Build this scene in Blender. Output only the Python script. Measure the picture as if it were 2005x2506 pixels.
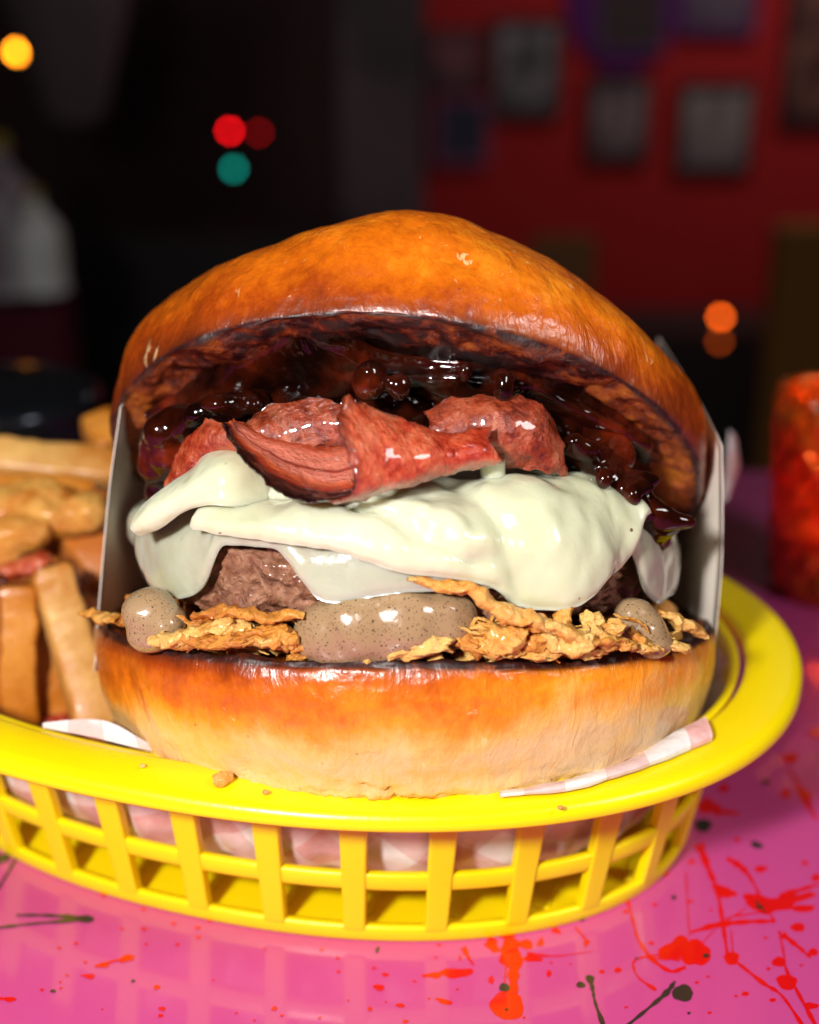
import bpy, bmesh, math, random
import numpy as np
from mathutils import Matrix, Vector

random.seed(7)
U = 0.009                      # one modelling unit in metres (burger bun is about 13 units across)
SC = bpy.context.scene
COL = SC.collection
for o in list(bpy.data.objects):
    bpy.data.objects.remove(o)

# ------------------------------------------------------------------ camera
CAM_F, CAM_P, CAM_D, CAM_H = 3331.33, 0.359077, 28.4057, 17.5633
cam = bpy.data.cameras.new('camera')
cam.sensor_fit = 'HORIZONTAL'; cam.sensor_width = 24.0
cam.lens = 24.0 * CAM_F / 2005
cam.clip_start = 0.01; cam.clip_end = 60
cam.dof.use_dof = True
cam.dof.focus_distance = 24.2 * U
cam.dof.aperture_fstop = 6.8
cam.dof.aperture_blades = 9
cam_o = bpy.data.objects.new('camera', cam); COL.objects.link(cam_o)
cam_o.location = (0, -CAM_D * U, CAM_H * U)
cam_o.rotation_euler = (math.pi / 2 - CAM_P, 0, 0)
SC.camera = cam_o

# ------------------------------------------------------------------ light, exposure
SC.view_settings.view_transform = 'Standard'
SC.view_settings.look = 'None'
SC.view_settings.exposure = 0.0
SC.view_settings.gamma = 1.0
SC.render.engine = 'CYCLES'
SC.cycles.use_denoising = True
SC.cycles.max_bounces = 8
wd = bpy.data.worlds.new('World'); SC.world = wd; wd.use_nodes = True
wd.node_tree.nodes['Background'].inputs[0].default_value = (1.0, 0.92, 0.86, 1)
wd.node_tree.nodes['Background'].inputs[1].default_value = 0.009

def area(name, loc, target, size, energy, colour):
    l = bpy.data.lights.new(name, 'AREA'); l.shape = 'SQUARE'; l.size = size * U; l.energy = energy; l.color = colour
    o = bpy.data.objects.new(name, l); COL.objects.link(o)
    o.location = Vector(loc) * U
    d = (Vector(target) - Vector(loc)).normalized()
    o.rotation_euler = d.to_track_quat('-Z', 'Y').to_euler()
    return o
area('window_lamp', (-15, -38, 29), (0, -3, 5), 4.2, 2.42, (1.0, 0.97, 0.94))
area('side_window_lamp', (33, -24, 38), (0, -2, 6), 12, .85, (1.0, 0.97, 0.95))
area('added_wall_fill', (95, 185, 110), (80, 250, -5), 30, 5.2, (1.0, 0.85, 0.8))  # unseen lamp added above the view to brighten the red wall

# ------------------------------------------------------------------ helpers
def ray(dx, dy):               # direction of a point in the 1725 x 2156 view
    k = 2005 / 1725
    px, py = dx * k, dy * k
    cp, sp = math.cos(CAM_P), math.sin(CAM_P)
    u, v = (px - 1002.5) / CAM_F, (1253 - py) / CAM_F
    return np.array([u, cp + v * sp, -sp + v * cp])
CAM = np.array([0, -CAM_D, CAM_H])
def on_z(dx, dy, z=0.0):
    r = ray(dx, dy); return CAM + r * (z - CAM[2]) / r[2]
def on_y(dx, dy, y):
    r = ray(dx, dy); return CAM + r * (y - CAM[1]) / r[1]
TILT = math.radians(14)
BO = np.array([-.1, -2.5, 3.2])
BM = np.array([[1, 0, 0], [0, math.cos(TILT), math.sin(TILT)], [0, -math.sin(TILT), math.cos(TILT)]])
def pb(dx, dy, y):             # point in the burger's own frame at depth y
    r = BM.T @ ray(dx, dy); c = BM.T @ (CAM - BO)
    return c + r * (y - c[1]) / r[1]

_rs = np.random.RandomState(3)
_perm = np.concatenate([_rs.permutation(256)] * 3)
_grad = _rs.normal(size=(256, 3)); _grad /= np.linalg.norm(_grad, axis=1)[:, None]
def pn(p):
    i = np.floor(p).astype(int); f = p - i
    i = i & 255
    w = f * f * f * (f * (f * 6 - 15) + 10)
    out = 0
    for a in (0, 1):
        for b in (0, 1):
            for c in (0, 1):
                h = _perm[_perm[_perm[(i[:, 0] + a) & 255] + ((i[:, 1] + b) & 255)] + ((i[:, 2] + c) & 255)]
                d = f - np.array([a, b, c])
                g = (_grad[h] * d).sum(1)
                ww = (w[:, 0] if a else 1 - w[:, 0]) * (w[:, 1] if b else 1 - w[:, 1]) * (w[:, 2] if c else 1 - w[:, 2])
                out = out + ww * g
    return out * 1.6
def fbm(p, s, octv=4, seed=0.0, gain=.5):
    p = np.asarray(p, float) * s + seed * 17.31
    out = np.zeros(len(p)); a = 1.0
    for _ in range(octv):
        out += a * pn(p); p = p * 2.03 + 5.7; a *= gain
    return out
def sstep(a, b, x):
    t = np.clip((x - a) / (b - a), 0, 1); return t * t * (3 - 2 * t)

def cr(pts, n):                # Catmull-Rom resample along axis 0
    pts = np.asarray(pts, float); k = len(pts)
    e = np.concatenate([[2 * pts[0] - pts[1]], pts, [2 * pts[-1] - pts[-2]]])
    t = np.linspace(0, k - 1, n); i = np.minimum(t.astype(int), k - 2); f = (t - i)
    f = f.reshape((-1,) + (1,) * (pts.ndim - 1))
    p0, p1, p2, p3 = e[i], e[i + 1], e[i + 2], e[i + 3]
    return .5 * (2 * p1 + (p2 - p0) * f + (2 * p0 - 5 * p1 + 4 * p2 - p3) * f ** 2 + (3 * p1 - p0 - 3 * p2 + p3) * f ** 3)
def cr2(net, nu, nv):
    a = cr(np.asarray(net, float), nu)
    return np.swapaxes(cr(np.swapaxes(a, 0, 1), nv), 0, 1)

def gfaces(nu, nv, wu=False, wv=False, off=0, flip=False):
    i = np.arange(nu if wu else nu - 1)[:, None]; j = np.arange(nv if wv else nv - 1)[None, :]
    i2, j2 = (i + 1) % nu, (j + 1) % nv
    f = np.stack([i * nv + j + 0 * j, i2 * nv + j, i2 * nv + j2, i * nv + j2], -1).reshape(-1, 4) + off
    return f[:, ::-1] if flip else f

def tag(o, label=None, cat=None, group=None, kind=None):
    if label: o['label'] = label
    if cat: o['category'] = cat
    if group: o['group'] = group
    if kind: o['kind'] = kind
    return o
def empty(name, label, cat, group=None, loc=(0, 0, 0)):
    o = bpy.data.objects.new(name, None); COL.objects.link(o); o.location = Vector(loc) * U
    o.empty_display_size = .01
    return tag(o, label, cat, group)
def mk(name, V, F, mat, parent=None, smooth=True, attrs=None):
    me = bpy.data.meshes.new(name)
    V = np.asarray(V, float)
    me.from_pydata((V * U).tolist(), [], [list(map(int, f)) for f in F])
    if smooth: me.polygons.foreach_set('use_smooth', [True] * len(me.polygons))
    for k, a in (attrs or {}).items():
        at = me.attributes.new(k, 'FLOAT', 'POINT'); at.data.foreach_set('value', np.asarray(a, np.float32))
    me.update()
    o = bpy.data.objects.new(name, me); COL.objects.link(o)
    for m in (mat if isinstance(mat, list) else [mat]): me.materials.append(m)
    if parent is not None: o.parent = parent
    return o
def bevel(o, w=.05, seg=2):
    m = o.modifiers.new('bevel', 'BEVEL'); m.width = w * U; m.segments = seg; m.limit_method = 'ANGLE'
    return o
def normals(V, F):
    V = np.asarray(V); F = np.asarray(F)
    n = np.cross(V[F[:, 2]] - V[F[:, 0]], V[F[:, 3 if F.shape[1] > 3 else 1]] - V[F[:, 1 if F.shape[1] > 3 else 0]])
    if F.shape[1] == 3: n = np.cross(V[F[:, 1]] - V[F[:, 0]], V[F[:, 2]] - V[F[:, 0]])
    N = np.zeros_like(V)
    for k in range(F.shape[1]): np.add.at(N, F[:, k], n)
    return N / np.maximum(np.linalg.norm(N, axis=1), 1e-9)[:, None]

def shell(net, nu, nv, thick, rnd=.06, amp=0, freq=1, seed=0, octv=4):
    P = cr2(net, nu, nv) if net is not None else None
    return shell_grid(P, thick, rnd, amp, freq, seed, octv)
def shell_grid(P, thick, rnd=.06, amp=0, freq=1, seed=0, octv=4):
    nu, nv = P.shape[:2]
    du = np.gradient(P, axis=0); dv = np.gradient(P, axis=1)
    N = np.cross(du, dv); N /= np.maximum(np.linalg.norm(N, axis=2), 1e-9)[..., None]
    u = np.linspace(0, 1, nu)[:, None]; v = np.linspace(0, 1, nv)[None, :]
    eu = np.minimum(u, 1 - u); ev = np.minimum(v, 1 - v)
    e = np.minimum(eu + 0 * ev, ev + 0 * eu)
    t = thick * np.sqrt(1 - (1 - np.clip(e / rnd, 0, 1)) ** 2 * .94)
    if amp:
        P = P + N * (amp * fbm(P.reshape(-1, 3), freq, octv, seed)).reshape(nu, nv, 1)
    A = (P + N * t[..., None] / 2).reshape(-1, 3); B = (P - N * t[..., None] / 2).reshape(-1, 3)
    F = [gfaces(nu, nv), gfaces(nu, nv, off=nu * nv, flip=True)]
    idx = np.arange(nu * nv).reshape(nu, nv)
    ring = np.concatenate([idx[:, 0], idx[-1, 1:], idx[-2::-1, -1], idx[0, -2:0:-1]])
    r2 = np.roll(ring, -1)
    F.append(np.stack([ring, ring + nu * nv, r2 + nu * nv, r2], 1)[:, ::-1])
    uu = np.broadcast_to(u, (nu, nv)).ravel(); vv = np.broadcast_to(v, (nu, nv)).ravel()
    at = dict(pu=np.tile(uu, 2), pv=np.tile(vv, 2), edge=np.tile(e.ravel(), 2))
    return np.concatenate([A, B]), np.concatenate(F), at

_ico = {}
def ico(sub):
    if sub not in _ico:
        bm = bmesh.new(); bmesh.ops.create_icosphere(bm, subdivisions=sub, radius=1)
        _ico[sub] = (np.array([v.co[:] for v in bm.verts]), np.array([[v.index for v in f.verts] for f in bm.faces])); bm.free()
    return _ico[sub]
def remesh(V, F, voxel, smooth=5):
    me = bpy.data.meshes.new('tmp'); me.from_pydata(np.asarray(V).tolist(), [], np.asarray(F).tolist())
    ob = bpy.data.objects.new('tmp', me); COL.objects.link(ob)
    m = ob.modifiers.new('r', 'REMESH'); m.mode = 'VOXEL'; m.voxel_size = voxel
    if smooth:
        s = ob.modifiers.new('s', 'SMOOTH'); s.iterations = smooth; s.factor = .5
    dg = bpy.context.evaluated_depsgraph_get()
    m2 = bpy.data.meshes.new_from_object(ob.evaluated_get(dg))
    n = len(m2.vertices); V2 = np.empty(n * 3); m2.vertices.foreach_get('co', V2)
    F2 = np.array([list(p.vertices) for p in m2.polygons])
    bpy.data.objects.remove(ob); bpy.data.meshes.remove(me); bpy.data.meshes.remove(m2)
    return V2.reshape(-1, 3), F2
def blob(balls, voxel=.09, smooth=6, amp=.05, freq=1.2, octv=4, seed=0):
    Vs, Fs, k = [], [], 0
    iv, jf = ico(3)
    for b in balls:
        c = np.array(b[:3]); r = np.array(b[3:]) if len(b) > 4 else b[3]
        Vs.append(c + iv * r); Fs.append(jf + k); k += len(iv)
    V, F = remesh(np.concatenate(Vs), np.concatenate(Fs), voxel, smooth)
    N = normals(V, F)
    return V + N * (amp * fbm(V, freq, octv, seed))[:, None], F
def tube(pts, rad, ns=16, nc=8, flat=1.0, amp=0, freq=2, seed=0):
    pts = np.asarray(pts, float); c = cr(pts, ns); rad = np.interp(np.linspace(0, 1, ns), np.linspace(0, 1, len(rad)), rad)
    t = np.gradient(c, axis=0); t /= np.linalg.norm(t, axis=1)[:, None]
    up = np.array([0, 0, 1.]); s = np.cross(t, up); s /= np.maximum(np.linalg.norm(s, axis=1), 1e-6)[:, None]; w = np.cross(s, t)
    a = np.linspace(0, 2 * np.pi, nc, endpoint=False)
    V = c[:, None] + (s[:, None] * np.cos(a)[None, :, None] + w[:, None] * np.sin(a)[None, :, None] * flat) * rad[:, None, None]
    V = V.reshape(-1, 3); F = list(map(list, gfaces(ns, nc, wv=True, flip=True)))
    V = np.concatenate([V, c[:1], c[-1:]]); k = ns * nc
    F += [[j, (j + 1) % nc, k] for j in range(nc)] + [[(ns - 1) * nc + (j + 1) % nc, (ns - 1) * nc + j, k + 1] for j in range(nc)]
    if amp: V = V + np.stack([fbm(V, freq, 3, seed + q) for q in range(3)], 1) * amp
    return V, F
def boxm(x0, x1, y0, y1, z0, z1):
    V = [(x, y, z) for z in (z0, z1) for y in (y0, y1) for x in (x0, x1)]
    return np.array(V, float), [(0, 2, 3, 1), (4, 5, 7, 6), (0, 1, 5, 4), (2, 6, 7, 3), (0, 4, 6, 2), (1, 3, 7, 5)]
def lathe(prof, n=48, cx=0, cy=0):
    a = np.linspace(0, 2 * np.pi, n, endpoint=False); prof = np.asarray(prof, float)
    V = np.stack([cx + np.cos(a)[:, None] * prof[None, :, 0], cy + np.sin(a)[:, None] * prof[None, :, 0], np.zeros((n, 1)) + prof[None, :, 1]], -1)
    return V.reshape(-1, 3), gfaces(n, len(prof), wu=True)
def join(*parts):
    Vs, Fs, k = [], [], 0
    for V, F in parts:
        Vs.append(V); Fs += [[int(i) + k for i in f] for f in F]; k += len(V)
    return np.concatenate(Vs), Fs

# ------------------------------------------------------------------ materials
class Mat:
    def __init__(s, name):
        s.m = bpy.data.materials.new(name); s.m.use_nodes = True; s.t = s.m.node_tree; s.b = s.t.nodes['Principled BSDF']
        s.co = s.n('ShaderNodeTexCoord').outputs['Object']
    def n(s, typ, ins=None, **pr):
        k = s.t.nodes.new(typ)
        for a, v in pr.items(): setattr(k, a, v)
        for i, v in (ins or {}).items(): s.set(k.inputs[i], v)
        return k
    def set(s, sock, v):
        if isinstance(v, bpy.types.NodeSocket): s.t.links.new(v, sock)
        elif isinstance(v, tuple) and len(v) == 3 and sock.type == 'RGBA': sock.default_value = v + (1,)
        elif sock.type == 'RGBA' and isinstance(v, (int, float)): sock.default_value = (v, v, v, 1)
        else: sock.default_value = v
    def noise(s, f, detail=4, rough=.55, dist=0, vec=None, lac=2.0):
        return s.n('ShaderNodeTexNoise', {'Vector': vec or s.co, 'Scale': f / U, 'Detail': detail, 'Roughness': rough, 'Distortion': dist, 'Lacunarity': lac}).outputs['Fac']
    def voro(s, f, feature='F1', vec=None, out='Distance', rnd=1.0):
        return s.n('ShaderNodeTexVoronoi', {'Vector': vec or s.co, 'Scale': f / U, 'Randomness': rnd}, feature=feature).outputs[out]
    def stretch(s, sx, sy, sz, rot=(0, 0, 0)):
        return s.n('ShaderNodeMapping', {'Vector': s.co, 'Scale': (sx, sy, sz), 'Rotation': rot}).outputs[0]
    def ramp(s, fac, stops, interp='LINEAR'):
        r = s.n('ShaderNodeValToRGB', {'Fac': fac}); e = r.color_ramp.elements; r.color_ramp.interpolation = interp
        while len(e) < len(stops): e.new(.5)
        for k, (p, c) in enumerate(stops):
            e[k].position = p; e[k].color = (c, c, c, 1) if isinstance(c, (int, float)) else tuple(c) + (1,)
        return r.outputs['Color']
    def mix(s, fac, a, b, blend='MIX'):
        k = s.n('ShaderNodeMix', data_type='RGBA', blend_type=blend)
        s.set(k.inputs[0], fac); s.set(k.inputs[6], a); s.set(k.inputs[7], b); return k.outputs[2]
    def ma(s, op, a, b=0.0, c=0.0, clamp=False):
        k = s.n('ShaderNodeMath', operation=op, use_clamp=clamp)
        s.set(k.inputs[0], a); s.set(k.inputs[1], b); s.set(k.inputs[2], c); return k.outputs[0]
    def at(s, name): return s.n('ShaderNodeAttribute', attribute_name=name).outputs['Fac']
    def bump(s, h, dist, strength=1.0, nrm=None):
        ins = {'Height': h, 'Distance': s.ma('MULTIPLY', dist, U) if isinstance(dist, bpy.types.NodeSocket) else dist * U, 'Strength': strength}
        if nrm: ins['Normal'] = nrm
        return s.n('ShaderNodeBump', ins).outputs[0]
    def p(s, **kw):
        nm = dict(col='Base Color', rough='Roughness', metal='Metallic', spec='Specular IOR Level', coat='Coat Weight', coatr='Coat Roughness', sss='Subsurface Weight', sssr='Subsurface Radius', ssss='Subsurface Scale', trans='Transmission Weight', ior='IOR', nrm='Normal', em='Emission Color', ems='Emission Strength', coatn='Coat Normal', sheen='Sheen Weight')
        for k, v in kw.items(): s.set(s.b.inputs[nm[k]], v)
        return s.m
def plain(name, col, rough=.6, **kw):
    m = Mat(name)
    n = m.noise(.6, 5)
    c = m.mix(.35, col, m.ramp(n, [(.3, tuple(x * .6 for x in col)), (.7, tuple(min(1, x * 1.25) for x in col))]))
    return m.p(col=c, rough=rough, **kw)

def mat_bun():
    m = Mat('bun_crust')
    tone = m.at('tone'); char = m.at('char'); cut = m.at('cut')
    big = m.noise(.55, 5, .6); fine = m.noise(5.0, 7, .68); mid = m.noise(1.7, 6, .62, .7, m.stretch(1, 1, .5, (.3, .2, 0)))
    t = m.ma('ADD', tone, m.ma('MULTIPLY', m.ma('SUBTRACT', big, .5), .26))
    t = m.ma('ADD', t, m.ma('MULTIPLY', m.ma('SUBTRACT', mid, .5), .30))
    t = m.ma('ADD', t, m.ma('MULTIPLY', m.ma('SUBTRACT', fine, .5), .30), clamp=True)
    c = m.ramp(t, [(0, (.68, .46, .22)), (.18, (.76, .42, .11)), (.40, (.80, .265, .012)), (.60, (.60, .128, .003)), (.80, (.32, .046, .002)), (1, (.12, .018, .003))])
    # pale torn flecks of skin
    fl = m.ramp(m.noise(3.6, 4, .55, 1.2, m.stretch(1, 1, .4, (.5, .3, .4))), [(.66, 0.0), (.69, 1.0)])
    fl = m.ma('MULTIPLY', fl, m.ramp(m.noise(.7, 3), [(.46, 0.0), (.58, .6)]))
    c = m.mix(fl, c, (.84, .58, .28))
    sp = m.ma('MULTIPLY', m.ramp(m.voro(3.2), [(.07, 1.0), (.12, 0.0)]), m.ramp(m.noise(1.3, 2), [(.52, 0.0), (.6, .6)]))
    c = m.mix(sp, c, (.16, .03, .006))
    # toasted cut face, soaked with dark jam
    cn = m.noise(1.0, 7, .68, .4); cn2 = m.noise(4.0, 6, .7)
    ck = m.ma('ADD', m.ma('ADD', m.ma('MULTIPLY', cn, .75), m.ma('MULTIPLY', cn2, .30)), m.ma('MULTIPLY', m.ma('SUBTRACT', tone, .5), .30))
    cc = m.ramp(ck, [(.43, (.005, .001, .0005)), (.50, (.045, .004, .0015)), (.56, (.17, .018, .002)), (.62, (.40, .065, .003)), (.74, (.70, .20, .010))])
    c = m.mix(cut, c, cc)
    ch = m.ma('MULTIPLY', char, m.ramp(m.noise(1.8, 6, .65), [(.30, .5), (.45, 1.0)]), clamp=True)
    c = m.mix(ch, c, m.ramp(fine, [(.35, (.005, .002, .002)), (.7, (.05, .008, .004))]))
    wr = m.noise(2.2, 4, .55, 1.0, m.stretch(1, 1, .4, (.2, .5, .1)))
    n1 = m.bump(wr, .09, .5)
    n1 = m.bump(m.noise(7.0, 5, .6, .5, m.stretch(1, 1, .55, (.4, .1, .3))), .030, .7, n1)
    n2 = m.bump(m.noise(4.0, 7, .72), m.ma('MULTIPLY_ADD', cut, .16, .004), .9, n1)
    r = m.ma('MULTIPLY_ADD', m.noise(1.3, 4), .28, .16)
    glaze = m.ramp(ck, [(.5, .07), (.62, .30)])
    r = m.mix(ch, m.mix(cut, r, glaze), .45)
    cw = m.ma('MULTIPLY', m.ma('SUBTRACT', 1.0, ch), m.ma('MULTIPLY_ADD', cut, -.35, .55))
    return m.p(col=c, rough=r, spec=.5, coat=cw, coatr=.12, sss=.06, sssr=(.5, .2, .06), ssss=.5 * U, nrm=n2, coatn=n1)

def mat_cheese(name, col, thin):
    m = Mat(name)
    n = m.noise(.45, 4); e = m.at('edge')
    c = m.mix(m.ramp(n, [(.35, 0.0), (.7, 1.0)]), col, tuple(x * y for x, y in zip(col, (.93, .93, .84))))
    if thin:
        c = m.mix(m.ramp(m.noise(.7, 5, .6, .4), [(.5, 0.0), (.72, .6)]), c, (.50, .40, .30))
    sp = m.ma('MULTIPLY', m.ramp(m.voro(2.2), [(.06, 1.0), (.10, 0.0)]), m.ramp(m.noise(.9, 2), [(.5, 0.0), (.56, .9)]))
    c = m.mix(sp, c, (.12, .05, .02))
    h = m.ma('ADD', m.noise(1.1, 4, .5, .5), m.ma('MULTIPLY', m.noise(6, 5), .12))
    return m.p(col=c, trans=.22 if thin else 0.0, ior=1.35, rough=m.ma('MULTIPLY_ADD', m.noise(2, 4), .2, .10), coat=.8, coatr=.05, sss=.6, sssr=(1.0, .9, .6), ssss=.6 * U, nrm=m.bump(h, .10, .5))

def mat_patty():
    m = Mat('beef_patty')
    n = m.noise(2.0, 7, .65, .5); t = m.at('top')
    c = m.ramp(n, [(.32, (.07, .022, .010)), (.45, (.27, .105, .055)), (.58, (.42, .20, .115)), (.76, (.54, .26, .15))])
    c = m.mix(t, c, m.ramp(n, [(.35, (.035, .006, .004)), (.7, (.16, .028, .012))]))
    h = m.ma('ADD', n, m.ma('MULTIPLY', m.voro(3.5, 'F1'), .5))
    return m.p(col=c, rough=m.ma('MULTIPLY_ADD', m.noise(3, 4), .4, .16), coat=.3, coatr=.15, sss=.1, sssr=(.6, .2, .1), ssss=.3 * U, nrm=m.bump(h, .26, 1.0))

def mat_bacon():
    m = Mat('fried_bacon')
    fat = m.at('fat'); dark = m.at('dark'); band = m.at('band'); cup = m.at('cup')
    n = m.noise(.8, 5, .6, .8); f = m.noise(6, 6, .7); g = m.noise(2.2, 5, .6, .5)
    k = m.ma('ADD', m.ma('MULTIPLY', n, .55), m.ma('ADD', m.ma('MULTIPLY', g, .3), m.ma('MULTIPLY', f, .22)))
    c = m.ramp(k, [(.40, (.15, .008, .003)), (.49, (.40, .032, .010)), (.56, (.56, .095, .035)), (.64, (.62, .18, .09)), (.74, (.74, .34, .16))])
    de = m.ma('MULTIPLY', dark, m.ramp(g, [(.38, 1.0), (.66, .5)]), clamp=True)
    c = m.mix(de, c, m.ramp(f, [(.36, (.016, .002, .001)), (.66, (.20, .030, .008))]))
    bp = m.ma('ADD', band, m.ma('MULTIPLY', m.ma('SUBTRACT', m.noise(.9, 3, .5), .5), .22))
    bc = m.ramp(bp, [(0, (.010, .002, .001)), (.13, (.030, .003, .001)), (.19, (.34, .020, .004)), (.28, (.62, .11, .035)), (.38, (.72, .22, .15)), (.46, (.68, .17, .11)), (.49, (.22, .012, .005)), (.53, (.70, .20, .13)), (.70, (.66, .18, .11)), (.85, (.30, .04, .012))])
    c = m.mix(cup, c, bc)
    h = m.ma('ADD', m.noise(7.5, 5, .65), m.ma('MULTIPLY', m.ramp(m.voro(8), [(0.05, 1.0), (.45, 0.0)]), .3))
    n1 = m.bump(m.noise(1.8, 4, .6), .12, .5)
    return m.p(col=c, rough=m.ma('MULTIPLY_ADD', g, .22, .10), coat=.75, coatr=.06, sss=.18, sssr=(.8, .25, .15), ssss=.3 * U, nrm=m.bump(h, .055, .9, n1))

def mat_jam():
    m = Mat('onion_jam')
    n = m.noise(.9, 4)
    c = m.ramp(n, [(.40, (.005, .001, .0005)), (.58, (.032, .004, .0012)), (.74, (.15, .014, .003))])
    h = m.noise(1.3, 2, .45, .8)
    return m.p(col=c, rough=.08, spec=.45, nrm=m.bump(h, .16, .7))

def mat_sauce():
    m = Mat('pepper_mayonnaise')
    c = m.mix(m.noise(.5, 3), (.30, .185, .09), (.37, .245, .135))
    for f, a, b, lim in ((7, .12, .18, .7), (13, .16, .25, .5), (24, .2, .3, .42)):
        v = m.n('ShaderNodeTexVoronoi', {'Vector': m.n('ShaderNodeVectorMath', {0: m.co, 1: m.n('ShaderNodeVectorMath', {0: m.n('ShaderNodeTexNoise', {'Vector': m.co, 'Scale': 4 / U}).outputs['Color'], 'Scale': .12 * U}, operation='SCALE').outputs[0]}, operation='ADD').outputs[0], 'Scale': f / U})
        on = m.ma('GREATER_THAN', m.n('ShaderNodeSeparateColor', {0: v.outputs['Color']}).outputs[0], lim)
        d = m.ma('MULTIPLY', on, m.ramp(v.outputs['Distance'], [(a, 1.0), (b, 0.0)]))
        c = m.mix(m.ma('MULTIPLY', d, .85), c, (.035, .02, .014))
    return m.p(col=c, rough=.2, coat=.6, coatr=.08, sss=.25, sssr=(.8, .6, .4), ssss=.25 * U, nrm=m.bump(m.noise(1.2, 4), .10, .5))

def mat_fried(name, a, b, d, fine=3.0):
    m = Mat(name)
    n = m.noise(1.1, 5, .6, .3); f = m.noise(fine * 2, 6, .7)
    info = m.n('ShaderNodeObjectInfo').outputs['Random']
    k = m.ma('ADD', m.ma('ADD', m.ma('MULTIPLY', n, .75), m.ma('MULTIPLY', f, .25)), m.ma('MULTIPLY', m.ma('SUBTRACT', info, .5), .22))
    c = m.ramp(k, [(.28, d), (.46, b), (.62, a), (.8, tuple(min(1, x * 1.15) for x in a))])
    h = m.ma('ADD', m.ma('ADD', f, m.ma('MULTIPLY', m.noise(1.5, 4), 1.6)), m.ma('MULTIPLY', m.voro(fine * 1.6, 'SMOOTH_F1'), .8))
    return m.p(col=c, rough=m.ma('MULTIPLY_ADD', f, .4, .15), coat=.25, coatr=.15, sss=.2, sssr=(.8, .4, .15), ssss=.3 * U, nrm=m.bump(h, .12, .8))

def mat_fry():
    m = Mat('potato_fry')
    n = m.noise(.5, 4); f = m.noise(4, 6, .65); o = m.n('ShaderNodeObjectInfo').outputs['Color']
    c = m.mix(m.ramp(m.ma('ADD', m.ma('MULTIPLY', n, .8), m.ma('MULTIPLY', f, .2)), [(.35, 0.0), (.68, 1.0)]), m.mix(.8, o, (.46, .13, .006)), m.mix(.1, o, (.95, .65, .3)))
    c = m.mix(m.ma('MULTIPLY', m.at('corner'), m.ramp(m.noise(1.5, 5, .65), [(.36, 0.0), (.58, .9)])), c, (.46, .14, .008))
    return m.p(col=c, rough=.34, coat=.2, coatr=.2, sss=.2, sssr=(.8, .45, .15), ssss=.4 * U, nrm=m.bump(f, .06, .7))

def mat_plastic():
    m = Mat('yellow_plastic')
    n = m.noise(.3, 3)
    c = m.mix(n, (.90, .66, .001), (.94, .72, .002))
    h = m.noise(9, 4, .6)
    sc = m.noise(3, 5, .7, 0, m.stretch(.15, .15, 2))
    return m.p(col=c, rough=m.ma('MULTIPLY_ADD', sc, .16, .22), spec=.45, sss=.3, sssr=(.8, .6, .02), ssss=.5 * U, nrm=m.bump(h, .012, .5))

def mat_table():
    m = Mat('pink_lacquer')
    n = m.noise(.05, 5, .6)
    c = m.mix(n, (.52, .055, .235), (.57, .068, .27))
    sc = m.noise(1.5, 6, .7)
    return m.p(col=c, rough=.35, coat=1.0, coatr=m.ma('MULTIPLY_ADD', sc, .03, .025), nrm=m.bump(m.noise(.12, 3), .02, .2))
def paint(name, col):
    m = Mat(name)
    return m.p(col=m.mix(m.noise(1, 3), col, tuple(x * .85 for x in col)), rough=.35, coat=1.0, coatr=.035)

def mat_liner():
    m = Mat('checked_wax_paper')
    pu, pv = m.at('cx'), m.at('cy')
    a = m.ma('GREATER_THAN', m.ma('FRACT', pu), .5); b = m.ma('GREATER_THAN', m.ma('FRACT', pv), .5)
    both = m.ma('MULTIPLY', a, b); one = m.ma('ABSOLUTE', m.ma('SUBTRACT', a, b))
    n = m.noise(5, 5, .7)
    c = m.mix(m.ma('MULTIPLY', one, m.ramp(n, [(.3, .4), (.7, .75)])), (.80, .76, .74), (.80, .22, .20))
    c = m.mix(m.ma('MULTIPLY', both, .92), c, (.66, .02, .03))
    # seen from behind the print only shows faintly
    back = m.n('ShaderNodeAttribute', attribute_name='back').outputs['Fac']
    c2 = m.mix(m.ma('MULTIPLY', m.ma('ADD', m.ma('MULTIPLY', one, .45), m.ma('MULTIPLY', both, .8)), m.ramp(n, [(.3, .7), (.7, 1.0)])), (.74, .68, .66), (.55, .15, .14))
    c = m.mix(back, c, c2)
    return m.p(col=c, rough=.38, coat=.15, sss=.0, sssr=(.5, .4, .4), ssss=.2 * U, nrm=m.bump(m.noise(1.0, 5), .12, .6))

M = dict(bun=mat_bun(), cheese=mat_cheese('melted_cheese', (.63, .64, .455), False), cheese_thin=mat_cheese('thin_melted_cheese', (.58, .59, .45), True),
         patty=mat_patty(), bacon=mat_bacon(), jam=mat_jam(), sauce=mat_sauce(),
         onion=mat_fried('fried_onion', (.82, .47, .13), (.72, .29, .04), (.40, .10, .008)),
         batter=mat_fried('fried_batter', (.78, .40, .08), (.62, .20, .015), (.30, .055, .005)),
         fry=mat_fry(), plastic=mat_plastic(), table=mat_table(), red=paint('red_paint', (.74, .0012, .003)), black=paint('black_paint', (.022, .026, .018)),
         liner=mat_liner(), card=plain('white_card', (.86, .76, .66), .5, sss=.08, ssss=.2 * U, sssr=(.6, .4, .3)))

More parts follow.
